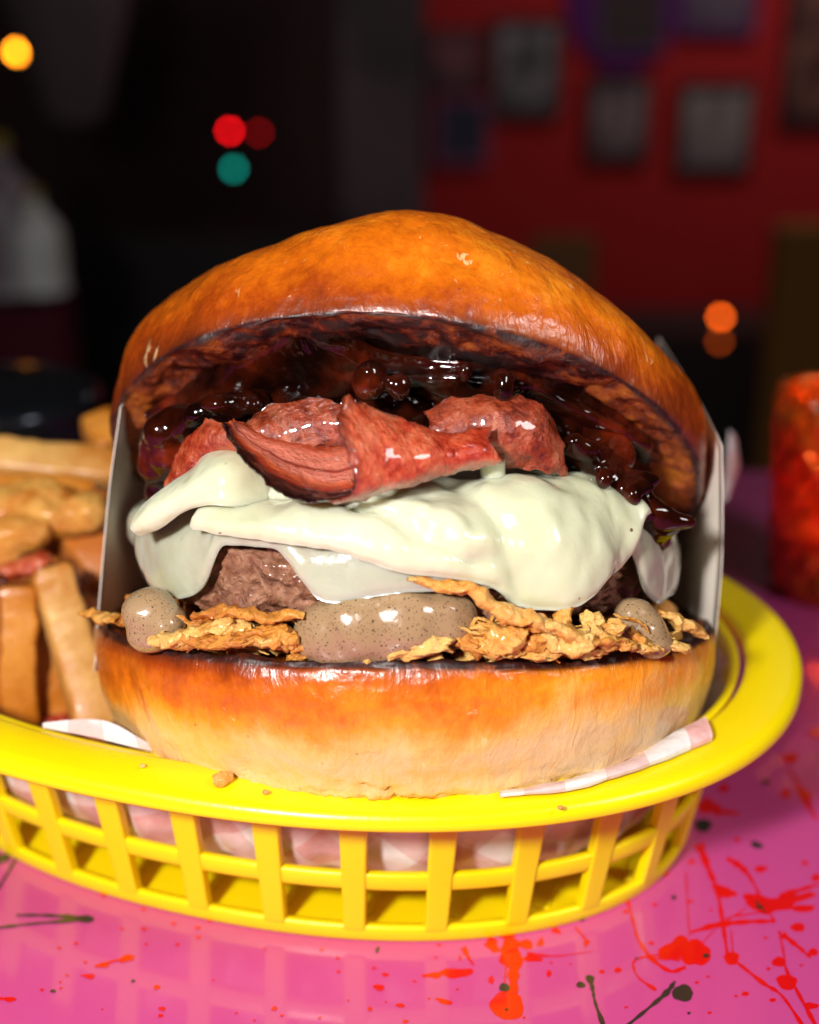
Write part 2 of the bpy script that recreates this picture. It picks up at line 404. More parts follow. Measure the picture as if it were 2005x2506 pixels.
# ------------------------------------------------------------------ table
def ngon_sheet(name, pts, z, mat, parent):
    V = [(p[0], p[1], z) for p in pts]
    return mk(name, V, [list(range(len(V)))], mat, parent, smooth=False)
table = empty('diner_table', 'glossy magenta table top splattered with red and black paint', 'table')
V, F = boxm(-70, 70, -60, 23.4, -2.6, 0)
bevel(mk('table_top', V, F, M['table'], table, smooth=False), .35, 3)
V, F = lathe([(0, -84), (26, -84), (26, -83), (4, -81), (3, -76), (3, -3.5), (16, -2.7), (16, -2.601), (0, -2.601)], 32, 0, -15)
mk('table_leg', V, F, plain('dark_steel', (.03, .03, .03), .4, metal=.8), table)

_zz = [.003]
def zlayer():
    _zz[0] += .0001; return _zz[0]
def z6(x, y): return on_z((.5797 * x) * 1725 / 2005, (1700 + .5797 * y) * 1725 / 2005)[:2]
def z7(x, y): return on_z((1000 + .5826 * x) * 1725 / 2005, (1600 + .5826 * y) * 1725 / 2005)[:2]
rs = np.random.RandomState(11)
def splat(fn, x, y, rx, ry, mat, wob=.12, rot=0):
    n = 36; a = np.linspace(0, 2 * np.pi, n, endpoint=False)
    ph = rs.rand(4) * 6.28
    k = 1 + wob * (np.sin(2 * a + ph[0]) * .5 + np.sin(3 * a + ph[1]) * .6 + np.sin(5 * a + ph[2]) * .35 + np.sin(8 * a + ph[3]) * .2)
    ca, sa = math.cos(rot), math.sin(rot)
    pts = []
    for i in range(n):
        u, v = rx * k[i] * math.cos(a[i]), ry * k[i] * math.sin(a[i])
        pts.append(fn(x + u * ca - v * sa, y + u * sa + v * ca))
    return ngon_sheet('paint_splat', pts, zlayer(), M[mat], table)
def streak(fn, line, wid, mat):
    line = np.array(line, float); n = max(10, 6 * len(line)); c = cr(line, n)
    w = np.interp(np.linspace(0, 1, n), np.linspace(0, 1, len(wid)), wid) * (1 + .25 * np.sin(np.arange(n) * 1.3 + rs.rand() * 6))
    t = np.gradient(c, axis=0); t /= np.maximum(np.linalg.norm(t, axis=1), 1e-6)[:, None]
    s = np.stack([-t[:, 1], t[:, 0]], 1)
    L = [fn(*(c[i] + s[i] * w[i])) for i in range(n)]; R_ = [fn(*(c[i] - s[i] * w[i])) for i in range(n)]
    z = zlayer(); V = [(p[0], p[1], z) for p in L + R_]
    return mk('paint_streak', V, [(i, i + 1, n + i + 1, n + i) for i in range(n - 1)], M[mat], table, smooth=False)
for a in [(1205, 1258, 62, 58), (1112, 1240, 66, 38, 'red', .25, -.5), (415, 1478, 72, 62, 'red', .08), (432, 1270, 50, 62, 'red', .22), (352, 1225, 34, 26, 'red', .25, .6), (490, 1222, 40, 18, 'red', .2, .1), (520, 1282, 40, 15, 'red', .2),
          (1590, 1380, 42, 34), (1358, 1280, 34, 27), (1325, 1000, 52, 24, 'red', .22, .2), (1500, 1052, 90, 38, 'red', .28, .05), (1620, 1030, 80, 22, 'red', .3, -.25), (1655, 1070, 60, 14, 'red', .2), (200, 1342, 68, 22, 'red', .18, -.05), (100, 1352, 40, 12, 'red', .3, -.1),
          (1555, 1296, 30, 20), (1636, 1150, 32, 18), (1700, 1255, 22, 16), (1690, 1480, 34, 14), (1415, 1430, 16, 10), (1530, 1456, 14, 9), (880, 1330, 15, 12), (812, 1337, 13, 8), (348, 1372, 12, 18), (150, 1462, 34, 12, 'red', .2, .3),
          (1265, 645, 48, 34, 'red', .3, .4), (1335, 668, 52, 12, 'red', .25, .1), (1602, 440, 34, 24), (1425, 450, 26, 18), (1325, 565, 24, 18), (1585, 588, 22, 20), (1668, 600, 26, 26), (1708, 335, 24, 20), (1480, 905, 28, 14), (1380, 783, 14, 9), (1190, 875, 16, 11), (1080, 925, 16, 10), (1035, 1055, 10, 7), (1185, 1042, 10, 7), (1712, 942, 20, 16), (1665, 880, 14, 10), (620, 1165, 18, 14, 'red', .3), (555, 1215, 14, 18, 'red', .3), (748, 1215, 14, 14, 'red', .3), (590, 1345, 10, 16), (1020, 1217, 12, 8), (912, 1085, 12, 8), (128, 1225, 9, 6), (114, 1277, 7, 5), (216, 1280, 6, 12), (1500, 1195, 8, 6), (1270, 1078, 8, 5), (1212, 1382, 9, 6), (1258, 1358, 8, 5), (1650, 1310, 8, 5), (85, 1450, 6, 5), (205, 1412, 6, 5), (485, 1530, 7, 5), (600, 1300, 6, 5), (25, 1378, 9, 4), (680, 1305, 5, 4), (915, 1487, 8, 5), (1265, 1510, 9, 6), (1376, 1440, 8, 5), (1512, 1325, 9, 7)]:
    splat(z7, *a[:4], a[4] if len(a) > 4 else 'red', *(a[5:] if len(a) > 5 else ()))
for l, w in [([(910, 1000), (945, 1130), (965, 1200), (1020, 1280), (1100, 1335), (1165, 1318)], (8, 5, 6, 9, 7, 9)), ([(1220, 800), (1258, 900), (1298, 1000), (1318, 1120), (1340, 1265)], (20, 12, 8, 8, 7)), ([(1185, 1172), (1300, 1140), (1420, 1128), (1540, 1125)], (5, 14, 9, 8)),
             ([(1310, 1115), (1500, 1085), (1690, 1060)], (3, 4, 5)), ([(1370, 1290), (1490, 1385), (1570, 1440), (1660, 1570)], (5, 9, 5, 8)), ([(1558, 1165), (1578, 1270), (1588, 1330), (1660, 1470), (1720, 1580)], (5, 4, 6, 7, 10)), ([(1338, 860), (1400, 900), (1440, 950), (1490, 1045), (1540, 1130)], (10, 14, 6, 5, 5)),
             ([(1165, 920), (1172, 1050), (1180, 1190)], (4, 2.5, 3)), ([(1110, 1260), (990, 1275), (945, 1300), (965, 1360), (1040, 1415)], (4, 4, 5, 3, 8)), ([(1570, 1180), (1640, 1235), (1690, 1280)], (12, 8, 4)), ([(1365, 1290), (1355, 1160)], (3, 3)), ([(1590, 480), (1620, 520), (1660, 600), (1715, 700)], (5, 5, 16, 4)), ([(700, 1150), (735, 1190), (755, 1220)], (5, 4, 6)), ([(230, 1235), (250, 1275), (275, 1312)], (14, 7, 3)), ([(500, 1262), (620, 1272), (780, 1250)], (8, 3, 1.5)), ([(415, 1165), (428, 1230), (440, 1340), (440, 1430)], (30, 26, 22, 18)), ([(410, 1310), (405, 1370), (395, 1430)], (4, 3, 6)), ([(1140, 1285), (1000, 1280)], (8, 3)), ([(1215, 1240), (1300, 1150), (1420, 1070)], (3, 2, 3)), ([(1560, 1020), (1725, 970)], (14, 5))]:
    streak(z7, l, w, 'red')
for a in [(1152, 1428, 46, 34), (762, 1366, 18, 15), (724, 1393, 19, 13), (403, 1404, 22, 18), (412, 1497, 7, 5), (1250, 1270, 14, 9), (1238, 722, 38, 26), (1463, 805, 26, 14, .3), (718, 1109, 24, 13, .4), (1115, 1026, 11, 9), (1500, 540, 18, 12), (960, 1282, 9, 4), (1178, 1512, 7, 6), (1475, 1065, 14, 8)]:
    splat(z7, *a[:4], 'black', .1, a[4] if len(a) > 4 else 0)
for l, w in [([(764, 1370), (775, 1420), (785, 1470), (825, 1580)], (12, 6, 5, 11)), ([(1120, 1378), (1085, 1425), (1010, 1490), (900, 1580)], (6, 12, 6, 8)), ([(1458, 1040), (1500, 1090)], (4, 3))]:
    streak(z7, l, w, 'black')
for a in [(535, 1116, 32, 16, -.2), (435, 1144, 30, 11, -.2), (378, 1192, 22, 12, .2), (752, 911, 18, 12), (606, 907, 10, 7), (734, 968, 11, 7), (608, 992, 12, 7), (835, 986, 12, 7), (888, 950, 14, 12), (662, 1238, 14, 10), (684, 1329, 14, 10), (678, 1358, 11, 8), (1158, 1328, 12, 9), (1358, 1079, 10, 7), (1600, 1239, 24, 13, .1), (1627, 1185, 14, 8), (1580, 1157, 9, 6), (1690, 1315, 18, 9, .2), (1562, 1330, 8, 10), (45, 1290, 22, 11), (838, 1027, 11, 7), (748, 1058, 10, 6), (320, 1053, 9, 6), (435, 850, 10, 8), (250, 1072, 8, 6), (515, 990, 8, 6), (360, 1133, 8, 6), (284, 1188, 7, 5), (254, 1216, 6, 5), (256, 1242, 6, 5), (177, 1249, 8, 6), (1426, 1115, 8, 5), (1430, 1172, 8, 6), (616, 1057, 7, 5), (1190, 1358, 7, 5), (1350, 1366, 7, 5), (998, 1348, 6, 4), (1075, 1378, 6, 4), (1630, 1300, 5, 4), (1470, 1294, 5, 4), (1712, 1383, 12, 7), (900, 1208, 5, 4), (432, 1332, 4, 3), (1118, 1076, 6, 4)]:
    splat(z6, *a[:4], 'red', .15, a[4] if len(a) > 4 else 0)
streak(z6, [(400, 1150), (470, 1130), (540, 1116)], (6, 4, 7), 'red')
streak(z6, [(-20, 1285), (40, 1289)], (4, 8), 'red')
streak(z6, [(338, 1188), (380, 1192)], (2, 8), 'red')
for a in [(355, 950, 44, 16, .05), (224, 1255, 12, 7), (562, 1212, 9, 6), (1594, 1080, 7, 13, .3)]:
    splat(z6, *a[:4], 'black', .08, a[4] if len(a) > 4 else 0)
streak(z6, [(70, 934), (200, 935), (340, 946)], (5, 6, 11), 'black')
streak(z6, [(-30, 990), (120, 972), (340, 954)], (7, 4, 8), 'black')
streak(z6, [(70, 690), (30, 760), (-20, 840)], (7, 5, 6), 'black')
streak(z6, [(-40, 700), (40, 690)], (30, 12), 'black')

# ------------------------------------------------------------------ basket
BA, BB, BN, BROT, BCX, BCY = 11.424, 8.205, 2.17, -.31543, -2.6263, .5889
RIMH = 4.3235
def se(off, t):
    c, s = np.cos(t), np.sin(t); a, b = BA + off, BB + off
    return np.stack([a * np.sign(c) * np.abs(c) ** (2 / BN), b * np.sign(s) * np.abs(s) ** (2 / BN)], -1)
_tt = np.linspace(0, 2 * np.pi, 4001); _pp = se(-1.7, _tt); _cl = np.concatenate([[0], np.cumsum(np.linalg.norm(np.diff(_pp, axis=0), axis=1))])
def arc(n, shift=0.0, half=False):
    s = (np.arange(n) + shift) / n * _cl[-1]; return np.interp(s % _cl[-1], _cl, _tt)
basket = empty('food_basket', 'yellow plastic oval food basket with open grid sides holding the burger', 'basket', loc=(BCX, BCY, 0))
basket.rotation_euler = (0, 0, BROT)
def wall_off(z): return -1.28 - (1 - z / RIMH) * .82
def sweep(name, prof, nt=220, closed=True, mat=None):
    t = arc(nt); prof = np.asarray(prof, float)
    V = np.stack([np.concatenate([se(o, t), np.full((nt, 1), z)], 1) for o, z in prof], 1).reshape(-1, 3)
    return mk(name, V, gfaces(nt, len(prof), wu=True, wv=closed), M['plastic'], basket)
h = RIMH
rim = [(-1.16, h - .42), (-1.19, h - .2), (-1.19, h - .06), (-1.15, h - .01), (-1.05, h + .015), (-.7, h + .02), (-.3, h + .0), (-.12, h - .03), (-.04, h - .10), (0, h - .2), (0, h - .32), (-.03, h - .37), (-.08, h - .38), (-.12, h - .34), (-.15, h - .22), (-.25, h - .16), (-.9, h - .15), (-1.05, h - .2)]
sweep('rim', rim)
def band(name, z0, z1, th=.2):
    o0, o1 = wall_off(z0), wall_off(z1); r = .05
    prof = [(o0 - .02, z0), (o0 + .0, z0 + r), (o1, z1 - r), (o1 - .02, z1), (o1 - th + .03, z1), (o1 - th, z1 - r), (o0 - th, z0 + r), (o0 - th + .03, z0)]
    sweep(name, prof)
band('rim_collar', 3.82, RIMH - .17)
band('middle_band', 1.40, 1.82)
band('base_band', 0.0, .40)
NR = 31
for k, t in enumerate(arc(NR, .42)):
    z = np.array([.3, 1.2, 2.0, 2.8, 3.6, 4.0]); hw = np.interp(z, [.3, 4.0], [.22, .29])
    c = np.array([se(np.array(wall_off(q) + .035), np.array(t)) for q in z])
    d = se(np.array(-1.7), np.array(t + .01)) - se(np.array(-1.7), np.array(t - .01)); d /= np.linalg.norm(d); nn = np.array([d[1], -d[0]])
    V = []
    for i in range(len(z)):
        for (s, q) in ((-1, 0), (1, 0), (1, -.26), (-1, -.26)):
            p = c[i] + d * hw[i] * s + nn * q; V.append((p[0], p[1], z[i]))
    F = gfaces(len(z), 4, wv=True, flip=False).tolist() + [[0, 1, 2, 3], [len(V) - 1, len(V) - 2, len(V) - 3, len(V) - 4]]
    bevel(mk('rib', V, F, M['plastic'], basket, smooth=False), .05, 2)
t = arc(160)
V = [np.concatenate([se(wall_off(.2) - .1, t), np.full((160, 1), .2)], 1), np.concatenate([se(-9.0 + 1.8, t) * np.array([1, 1]), np.full((160, 1), .2)], 1)]
V = np.concatenate([np.stack(V, 1).reshape(-1, 3), [[0, 0, .2]]])
F = gfaces(160, 2, wu=True).tolist() + [[2 * i + 1, 2 * ((i + 1) % 160) + 1, 320] for i in range(160)]
bfl = mk('floor', V, F, M['plastic'], basket)
for k in range(-5, 6):
    x = k * 1.7
    L = 5.6 * math.sqrt(max(.05, 1 - (x / 9.4) ** 2))
    V, F = boxm(x - .22, x + .22, -L, L, .18, .26)
    bevel(mk('floor_rib', V, F, M['plastic'], bfl, smooth=False), .05, 2)

# ------------------------------------------------------------------ checked paper liner
def liner():
    nt, nv = 260, 46
    t = arc(nt)
    pr = cr([(-1.56, 4.0), (-1.82, 3.2), (-2.05, 2.4), (-2.25, 1.7), (-2.9, 1.05), (-4.8, .6), (-7.4, .45)], nv)
    P = np.zeros((nt, nv, 3))
    for j in range(nv):
        P[:, j, :2] = se(pr[j, 0], t); P[:, j, 2] = pr[j, 1]
    top = np.linspace(1, 0, nv)[None, :] ** 1.5
    ang = t[:, None]
    q = np.stack([np.cos(t) * 5, np.sin(t) * 5, 0 * t], 1)
    rise = .35 * fbm(q, .5, 3, 4) - .15
    P[..., 2] += rise[:, None] * top
    fold = .30 * (np.abs(fbm(np.stack([np.cos(t) * 9, np.sin(t) * 9, 0 * t], 1), .7, 3, 9)) - .3)
    dirn = se(0, t); dirn /= np.linalg.norm(dirn, axis=1)[:, None]
    body = np.sin(np.linspace(0, 1, nv) * np.pi)[None, :]
    P[..., :2] += dirn[:, None, :] * (fold[:, None] * (.3 + body) - .16 * body)[..., None]
    V = P.reshape(-1, 3); F = gfaces(nt, nv, wu=True)
    cs, sn = math.cos(.35), math.sin(.35)
    # paper coordinates follow the sheet outwards, so the checks keep their size up the sides
    d = np.concatenate([[0], np.cumsum(np.linalg.norm(np.diff(pr, axis=0), axis=1))]); d = d[-1] - d
    flat = se(-7.6, t)[:, None, :] * .9 + dirn[:, None, :] * d[None, :, None]
    flat = flat.reshape(-1, 2)
    a = dict(cx=(flat[:, 0] * cs - flat[:, 1] * sn) / 1.9 + 40, cy=(flat[:, 0] * sn + flat[:, 1] * cs) / 1.9 + 40, back=np.ones(len(V)))
    o = mk('paper_liner', V, F, M['liner'], None, attrs=a)
    return o
ln = liner(); ln.location = Vector((BCX, BCY, 0)) * U; ln.rotation_euler = (0, 0, BROT)
tag(ln, 'red and white checked paper sheet lining the yellow basket', 'paper liner')
def liner_flap(name, net, nu, nv, cell, back, parent):
    P = cr2(net, nu, nv); V, F, at = shell_grid(P, .02, .02, .05, .8, 5)
    L = np.linalg.norm(P[-1, 0] - P[0, 0]); Wd = np.linalg.norm(P[0, -1] - P[0, 0])
    a = dict(cx=at['pu'] * L / cell + 40.3, cy=at['pv'] * Wd / cell + 40.2, back=np.full(len(V), float(back)) * (sstep(.86, .78, at['pv']) if name == 'folded_edge' else 1.0))
    o = mk(name, V, F, M['liner'], None, attrs=a)
    Mx = Matrix.Rotation(BROT, 4, 'Z'); Mx.translation = Vector((BCX, BCY, 0)) * U
    o.parent = parent; o.matrix_parent_inverse = Mx.inverted()
    return o
zz = 4.62
row_in = [on_z(1050, 1664, 4.40), on_z(1200, 1640, 4.42), on_z(1340, 1588, 4.44), on_z(1486, 1508, 4.5)]
row_mid = [on_z(1052, 1670, 4.46), on_z(1200, 1648, 4.5), on_z(1346, 1598, 4.52), on_z(1494, 1524, 4.55)]
row_out = [on_z(1052, 1674, 4.46), on_z(1200, 1656, 4.48), on_z(1352, 1610, 4.5), on_z(1500, 1546, 4.5)]
row_und = [on_z(1055, 1680, 4.40), on_z(1200, 1664, 4.40), on_z(1352, 1620, 4.40), on_z(1498, 1560, 4.38)]
liner_flap('folded_edge', [row_in, row_mid, row_out, row_und], 26, 60, 1.9, 1, ln)
lf = [[on_z(90, 1522, 4.3), on_z(180, 1514, 4.5), on_z(240, 1524, 4.5), on_z(320, 1570, 4.3)], [on_z(90, 1532, 4.2), on_z(180, 1549, 4.2), on_z(250, 1566, 4.2), on_z(330, 1584, 4.2)]]
liner_flap('paper_corner', [lf[0], (np.array(lf[0]) + np.array(lf[1])) / 2 + [0, 0, .05], lf[1]], 16, 40, 1.6, 1, ln)
bk = [[on_y(1518, 1060, 4.5), on_y(1530, 960, 5), on_y(1535, 905, 5.4)], [on_y(1535, 1050, 4.6), on_y(1549, 975, 5), on_y(1545, 912, 5.5)], [on_y(1530, 1045, 5.4), on_y(1556, 985, 5.8), on_y(1552, 925, 6)]]
liner_flap('paper_corner', bk, 20, 30, 1.6, 1, ln)

# ------------------------------------------------------------------ burger
burger = empty('burger', 'tall cheeseburger with bacon, jam and crispy onions in a shiny bun', 'burger', loc=BO)
burger.rotation_euler = (-TILT, 0, 0)

def bun(name, prof, rx, ry, nt, ns, xf, noise, tonefn, parent=burger):
    pr = cr(prof, ns)                     # columns r, z, char, cut
    th = np.linspace(0, 2 * np.pi, nt, endpoint=False)
    r = np.clip(pr[:, 0], 0.001, None)
    X = np.sin(th)[:, None] * r[None] * rx; Y = -np.cos(th)[:, None] * r[None] * ry; Z = np.zeros_like(X) + pr[None, :, 1]
    V = np.stack([X, Y, Z], -1).reshape(-1, 3); F = gfaces(nt, ns, wu=True)
    char = np.tile(np.clip(pr[:, 2], 0, 1), nt); cut = np.tile(np.clip(pr[:, 3], 0, 1), nt); sidx = np.tile(np.linspace(0, 1, ns), nt)
    V[:, 1] = np.where((V[:, 1] > 0) & (name == 'top_bun'), V[:, 1] * .62, V[:, 1])
    V = noise(V, normals(V, F), char, cut, np.repeat(th, ns))
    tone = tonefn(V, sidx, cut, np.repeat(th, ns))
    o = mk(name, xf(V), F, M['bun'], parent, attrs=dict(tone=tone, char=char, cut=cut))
    return o

# bottom half
H1 = 2.45
prof1 = [(0, .1, 0, 0), (.45, -.15, 0, 0), (.78, -.26, 0, 0), (.875, -.22, 0, 0), (.902, -.08, 0, 0), (.93, .35, 0, 0), (.962, .85, 0, 0), (.987, 1.35, 0, 0), (1.0, 1.8, 0, 0), (1.0, 2.1, 0, 0), (.994, 2.28, .2, 0), (.988, 2.36, .9, 0), (.983, 2.42, 1, 0), (.976, 2.455, 1, 0), (.966, 2.455, 1, .3), (.945, 2.40, .35, .8), (.90, 2.30, .2, 1), (.75, 2.2, .2, 1), (.4, 2.2, 0, 1), (0, 2.2, 0, 1)]
def n1(V, N, char, cut, th):
    low = sstep(.5, .0, V[:, 2]) * (1 - cut)
    x, z = V[:, 0], V[:, 2]
    V = V + N * (.10 * fbm(V, .28, 2, 1) + .045 * fbm(V, .9, 4, 2) + low * (.10 * fbm(V, 1.3, 3, 3) - .12 * np.abs(fbm(V, 2.6, 5, 13, .7)) * (.4 + sstep(-.3, .4, fbm(V, .7, 2, 15)))) + char * .05 * fbm(V, 3.0, 3, 5) + .010 * fbm(V, 4.5, 3, 6))[:, None]
    zz = V[:, 2]
    V[:, 2] = zz + (zz / H1) * np.where(x > 0, -.045 * x, .02 * x) - (1 - np.clip(zz / H1, 0, 1)) * (.50 * sstep(1.5, 6, x) + .35 * sstep(2, 6, -x))
    return V
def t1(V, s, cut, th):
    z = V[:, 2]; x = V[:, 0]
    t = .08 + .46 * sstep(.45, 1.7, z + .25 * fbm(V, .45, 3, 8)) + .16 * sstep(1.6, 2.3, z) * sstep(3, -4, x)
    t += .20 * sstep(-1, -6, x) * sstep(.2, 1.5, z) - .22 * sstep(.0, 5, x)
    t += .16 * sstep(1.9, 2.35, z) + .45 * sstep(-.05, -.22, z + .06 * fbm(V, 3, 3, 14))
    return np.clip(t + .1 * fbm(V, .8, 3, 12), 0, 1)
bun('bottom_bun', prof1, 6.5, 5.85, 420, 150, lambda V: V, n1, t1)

# top half
TT, TR = math.radians(34.6), math.radians(7.0)
TC = np.array([.0, .22, 5.07])
def xT(V):
    x, y, z = V.T
    y2 = y * math.cos(TT) + z * math.sin(TT); z2 = -y * math.sin(TT) + z * math.cos(TT)
    x3 = x * math.cos(TR) + z2 * math.sin(TR); z3 = -x * math.sin(TR) + z2 * math.cos(TR)
    return np.stack([x3, y2, z3], 1) + TC
H2 = 4.3
prof2 = [(0, .35, 0, 1), (.4, .32, 0, 1), (.7, .2, .05, 1), (.86, .0, .2, 1), (.925, -.12, .2, 1), (.955, -.16, .35, 1), (.972, -.17, .9, .7), (.983, -.12, 1, .1), (.991, .0, .45, 0), (1.0, .35, .05, 0), (1.0, .8, 0, 0), (.99, 1.35, 0, 0), (.955, 2.05, 0, 0), (.88, 2.8, 0, 0), (.76, 3.4, 0, 0), (.6, 3.85, 0, 0), (.4, 4.15, 0, 0), (.2, 4.27, 0, 0), (0, 4.3, 0, 0)]
def n2(V, N, char, cut, th):
    d = .16 * fbm(V, .26, 2, 21) + .05 * fbm(V, .75, 3, 22) + .014 * fbm(V, 2.6, 4, 23) + char * .05 * fbm(V, 2.2, 4, 24) + cut * .10 * fbm(V, 1.3, 4, 25)
    for (cx, cy, cz, r, a) in [(-3.4, -1.0, 3.0, 1.1, -.16), (4.9, -1.0, 2.2, .9, -.2), (4.3, -3.3, 2.0, .9, -.10), (-5.6, -2.2, 1.4, 1.2, .10)]:
        d = d + a * np.exp(-((V - np.array([cx, cy, cz])) ** 2).sum(1) / r ** 2) * (1 - cut)
    d = d + (.26 * np.exp(-((V[:, 0] - .1) / 2.4) ** 2) - .26 * np.exp(-((V[:, 0] - 3.3) / 1.2) ** 2) - .14 * np.exp(-((V[:, 0] + 3.4) / 1.2) ** 2)) * sstep(.8, 2.6, V[:, 2]) * (1 - cut)
    # creased ridges of skin running over the dome
    for (p, q, w, a) in [((-3.9, 3.4), (-2.2, -3.8), .16, .10), ((4.2, 2.6), (5.4, -2.2), .14, -.10), ((1.8, 3), (3.0, -4.2), .12, .05)]:
        p, q = np.array(p), np.array(q); e = q - p; L = np.linalg.norm(e); e = e / L
        rel = V[:, :2] - p; al = rel @ e; pe = rel @ np.array([-e[1], e[0]]) + .25 * fbm(V, .7, 2, 30)
        d = d + a * np.exp(-(pe / w) ** 2) * sstep(0, 1, al) * sstep(L, L - 1, al) * (1 - cut) * sstep(.8, 1.8, V[:, 2])
    return V + N * d[:, None]
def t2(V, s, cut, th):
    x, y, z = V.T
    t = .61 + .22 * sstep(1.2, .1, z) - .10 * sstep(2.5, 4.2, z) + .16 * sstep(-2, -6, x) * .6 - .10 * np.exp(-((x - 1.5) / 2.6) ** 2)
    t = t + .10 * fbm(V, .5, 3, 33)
    ring = np.hypot(x / 6.27, y / np.where(y > 0, 3.7, 6.0))
    tc = .13 + .52 * sstep(.72, .90, ring) - .25 * np.exp(-((x + 1.6) / 1.6) ** 2) * sstep(.97, .9, ring) + .15 * sstep(2, 5, np.abs(x))
    return np.clip(np.where(cut > .5, tc, t), 0, 1)
prof2 = [(a, b * .84, c_, d_) for a, b, c_, d_ in prof2]
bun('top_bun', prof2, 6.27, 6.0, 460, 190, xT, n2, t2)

# patty
def patty():
    nt, ns = 360, 90
    pr = cr([(0, 2.75), (.6, 2.75), (.88, 2.85), (.97, 3.2), (1.0, 3.7), (.98, 4.2), (.92, 4.5), (.8, 4.68), (.4, 4.8), (0, 4.85)], ns)
    th = np.linspace(0, 2 * np.pi, nt, endpoint=False); r = np.clip(pr[:, 0], .001, None)
    V = np.stack([np.sin(th)[:, None] * r * 5.4, -np.cos(th)[:, None] * r * 5.4 - .1, np.zeros((nt, 1)) + pr[:, 1]], -1).reshape(-1, 3)
    F = gfaces(nt, ns, wu=True); N = normals(V, F)
    d = .14 * fbm(V, .8, 3, 41) + .20 * np.abs(fbm(V, 1.8, 4, 42)) - .10 * np.abs(fbm(V, 4.2, 4, 43, .6)) - .08
    V = V + N * d[:, None]
    mk('beef_patty', V, F, M['patty'], burger, attrs=dict(top=sstep(4.25, 4.5, V[:, 2] + .15 * fbm(V, 1.5, 3, 44))))
patty()

# cheese draped over the patty: hem height given along the front
def drape(hem, rx, ry, ztop, thick, n=220, m=60, lo=-1.75, hi=1.75, flare=.12, amp=.05, seed=50, bulge=0.0, detail=None):
    ph = np.linspace(lo, hi, n)
    hx = np.array([p[0] for p in hem]); hy = np.array([p[1] for p in hem])
    P = np.zeros((n, m, 3))
    for i, a in enumerate(ph):
        R = np.array([math.sin(a) * rx, -math.cos(a) * ry - .1])
        # pixel column of this angle, then the hem height there
        zg = 4.0
        for _ in range(3):
            w = BM @ np.array([R[0], R[1], zg]) + BO - CAM
            cp, sp = math.cos(CAM_P), math.sin(CAM_P)
            dep = w[1] * cp - w[2] * sp; dx = (1002.5 + CAM_F * w[0] / dep) * 1725 / 2005
            zg = pb(dx, np.interp(dx, hx, hy), R[1])[2]
        zt = ztop(a); zh = min(zg, zt - .5)
        dz = zt - zh
        path = np.array([(.15, zt + .22), (.5, zt + .2), (.78, zt + .08), (.92, zt - .12), (1.0, zt - .12 - .25 * dz), (1.02 + bulge, zt - .12 - .6 * dz), (1.0 + flare / rx, zh)])
        q = cr(path, m * 3); L = np.concatenate([[0], np.cumsum(np.linalg.norm(np.diff(q * np.array([rx, 1]), axis=0), axis=1))])
        s = np.linspace(0, L[-1], m); rr = np.interp(s, L, q[:, 0]); z = np.interp(s, L, q[:, 1])
        P[i, :, 0] = R[0] * rr; P[i, :, 1] = (R[1]) * rr; P[i, :, 2] = z
    # smooth over the angle so the folds flow
    for _ in range(8): P[1:-1] = .25 * P[:-2] + .5 * P[1:-1] + .25 * P[2:]
    if detail is not None:
        A, Sx = np.meshgrid(ph, np.linspace(0, 1, m), indexing='ij')
        nrm = np.stack([np.sin(A), -np.cos(A), .35 + 0 * A], -1)
        P = P + nrm * detail(A, Sx)[..., None]
    return shell_grid(P[::-1], thick, .035, amp, .75, seed, 3)
hem_low = [(250, 1120), (300, 1150), (312, 1200), (332, 1242), (380, 1262), (415, 1254), (445, 1228), (462, 1170), (474, 1105), (500, 1086), (550, 1095), (590, 1140), (630, 1200), (664, 1256), (700, 1272), (750, 1264), (850, 1244), (1000, 1240), (1200, 1230), (1225, 1180), (1285, 1140), (1325, 1160), (1342, 1240), (1379, 1274), (1407, 1250), (1450, 1200)]
V, F, at = drape(hem_low, 5.52, 5.52, lambda a: 4.85, .18, n=320, flare=.08, amp=.08, seed=52)
mk('cheese_slice', V, F, M['cheese_thin'], burger, attrs=at)['label'] = 'thin translucent lower cheese slice melted over the patty edge'
hem_up = [(300, 1090), (400, 1095), (440, 1112), (470, 1122), (540, 1128), (611, 1134), (691, 1154), (771, 1180), (860, 1204), (940, 1214), (1020, 1232), (1060, 1250), (1083, 1268), (1115, 1280), (1155, 1285), (1191, 1277), (1219, 1256), (1243, 1222), (1291, 1196), (1315, 1172), (1331, 1120), (1340, 1085), (1420, 1080)]
def folds(a, s):
    q = np.stack([a.ravel() * 5, s.ravel() * 5, 0 * a.ravel()], 1); w = (.08 * fbm(q, .8, 2, 60)).reshape(a.shape)
    l1 = .72 + .12 * sstep(-.7, .3, a) + w                     # fold running down towards the middle
    d = .16 * np.exp(-((s - l1) / .035) ** 2) * sstep(.45, .1, a) - .10 * np.exp(-((s - l1 - .07) / .03) ** 2) * sstep(.45, .1, a)
    d += .20 * np.exp(-((a - .50 - .25 * (s - .8)) / .13) ** 2) * sstep(.55, .8, s)   # rounded lobe on the right
    d -= .16 * np.exp(-((a - .28 - .5 * (s - .8)) / .06) ** 2) * sstep(.45, .65, s)   # crease beside it
    d -= .10 * np.exp(-((a - .72) / .05) ** 2) * sstep(.6, .85, s)
    d += .12 * np.exp(-((a + .35) / .16) ** 2 - ((s - .62) / .08) ** 2)
    return d
V, F, at = drape(hem_up, 5.62, 5.66, lambda a: 5.2 + .1 * math.sin(a * 2 + .5), .25, n=300, lo=-.70, hi=.90, flare=.16, amp=.13, seed=57, bulge=.02, detail=folds)
c1, c2 = pb(478, 950, -4.3), pb(275, 1112, -3.9)
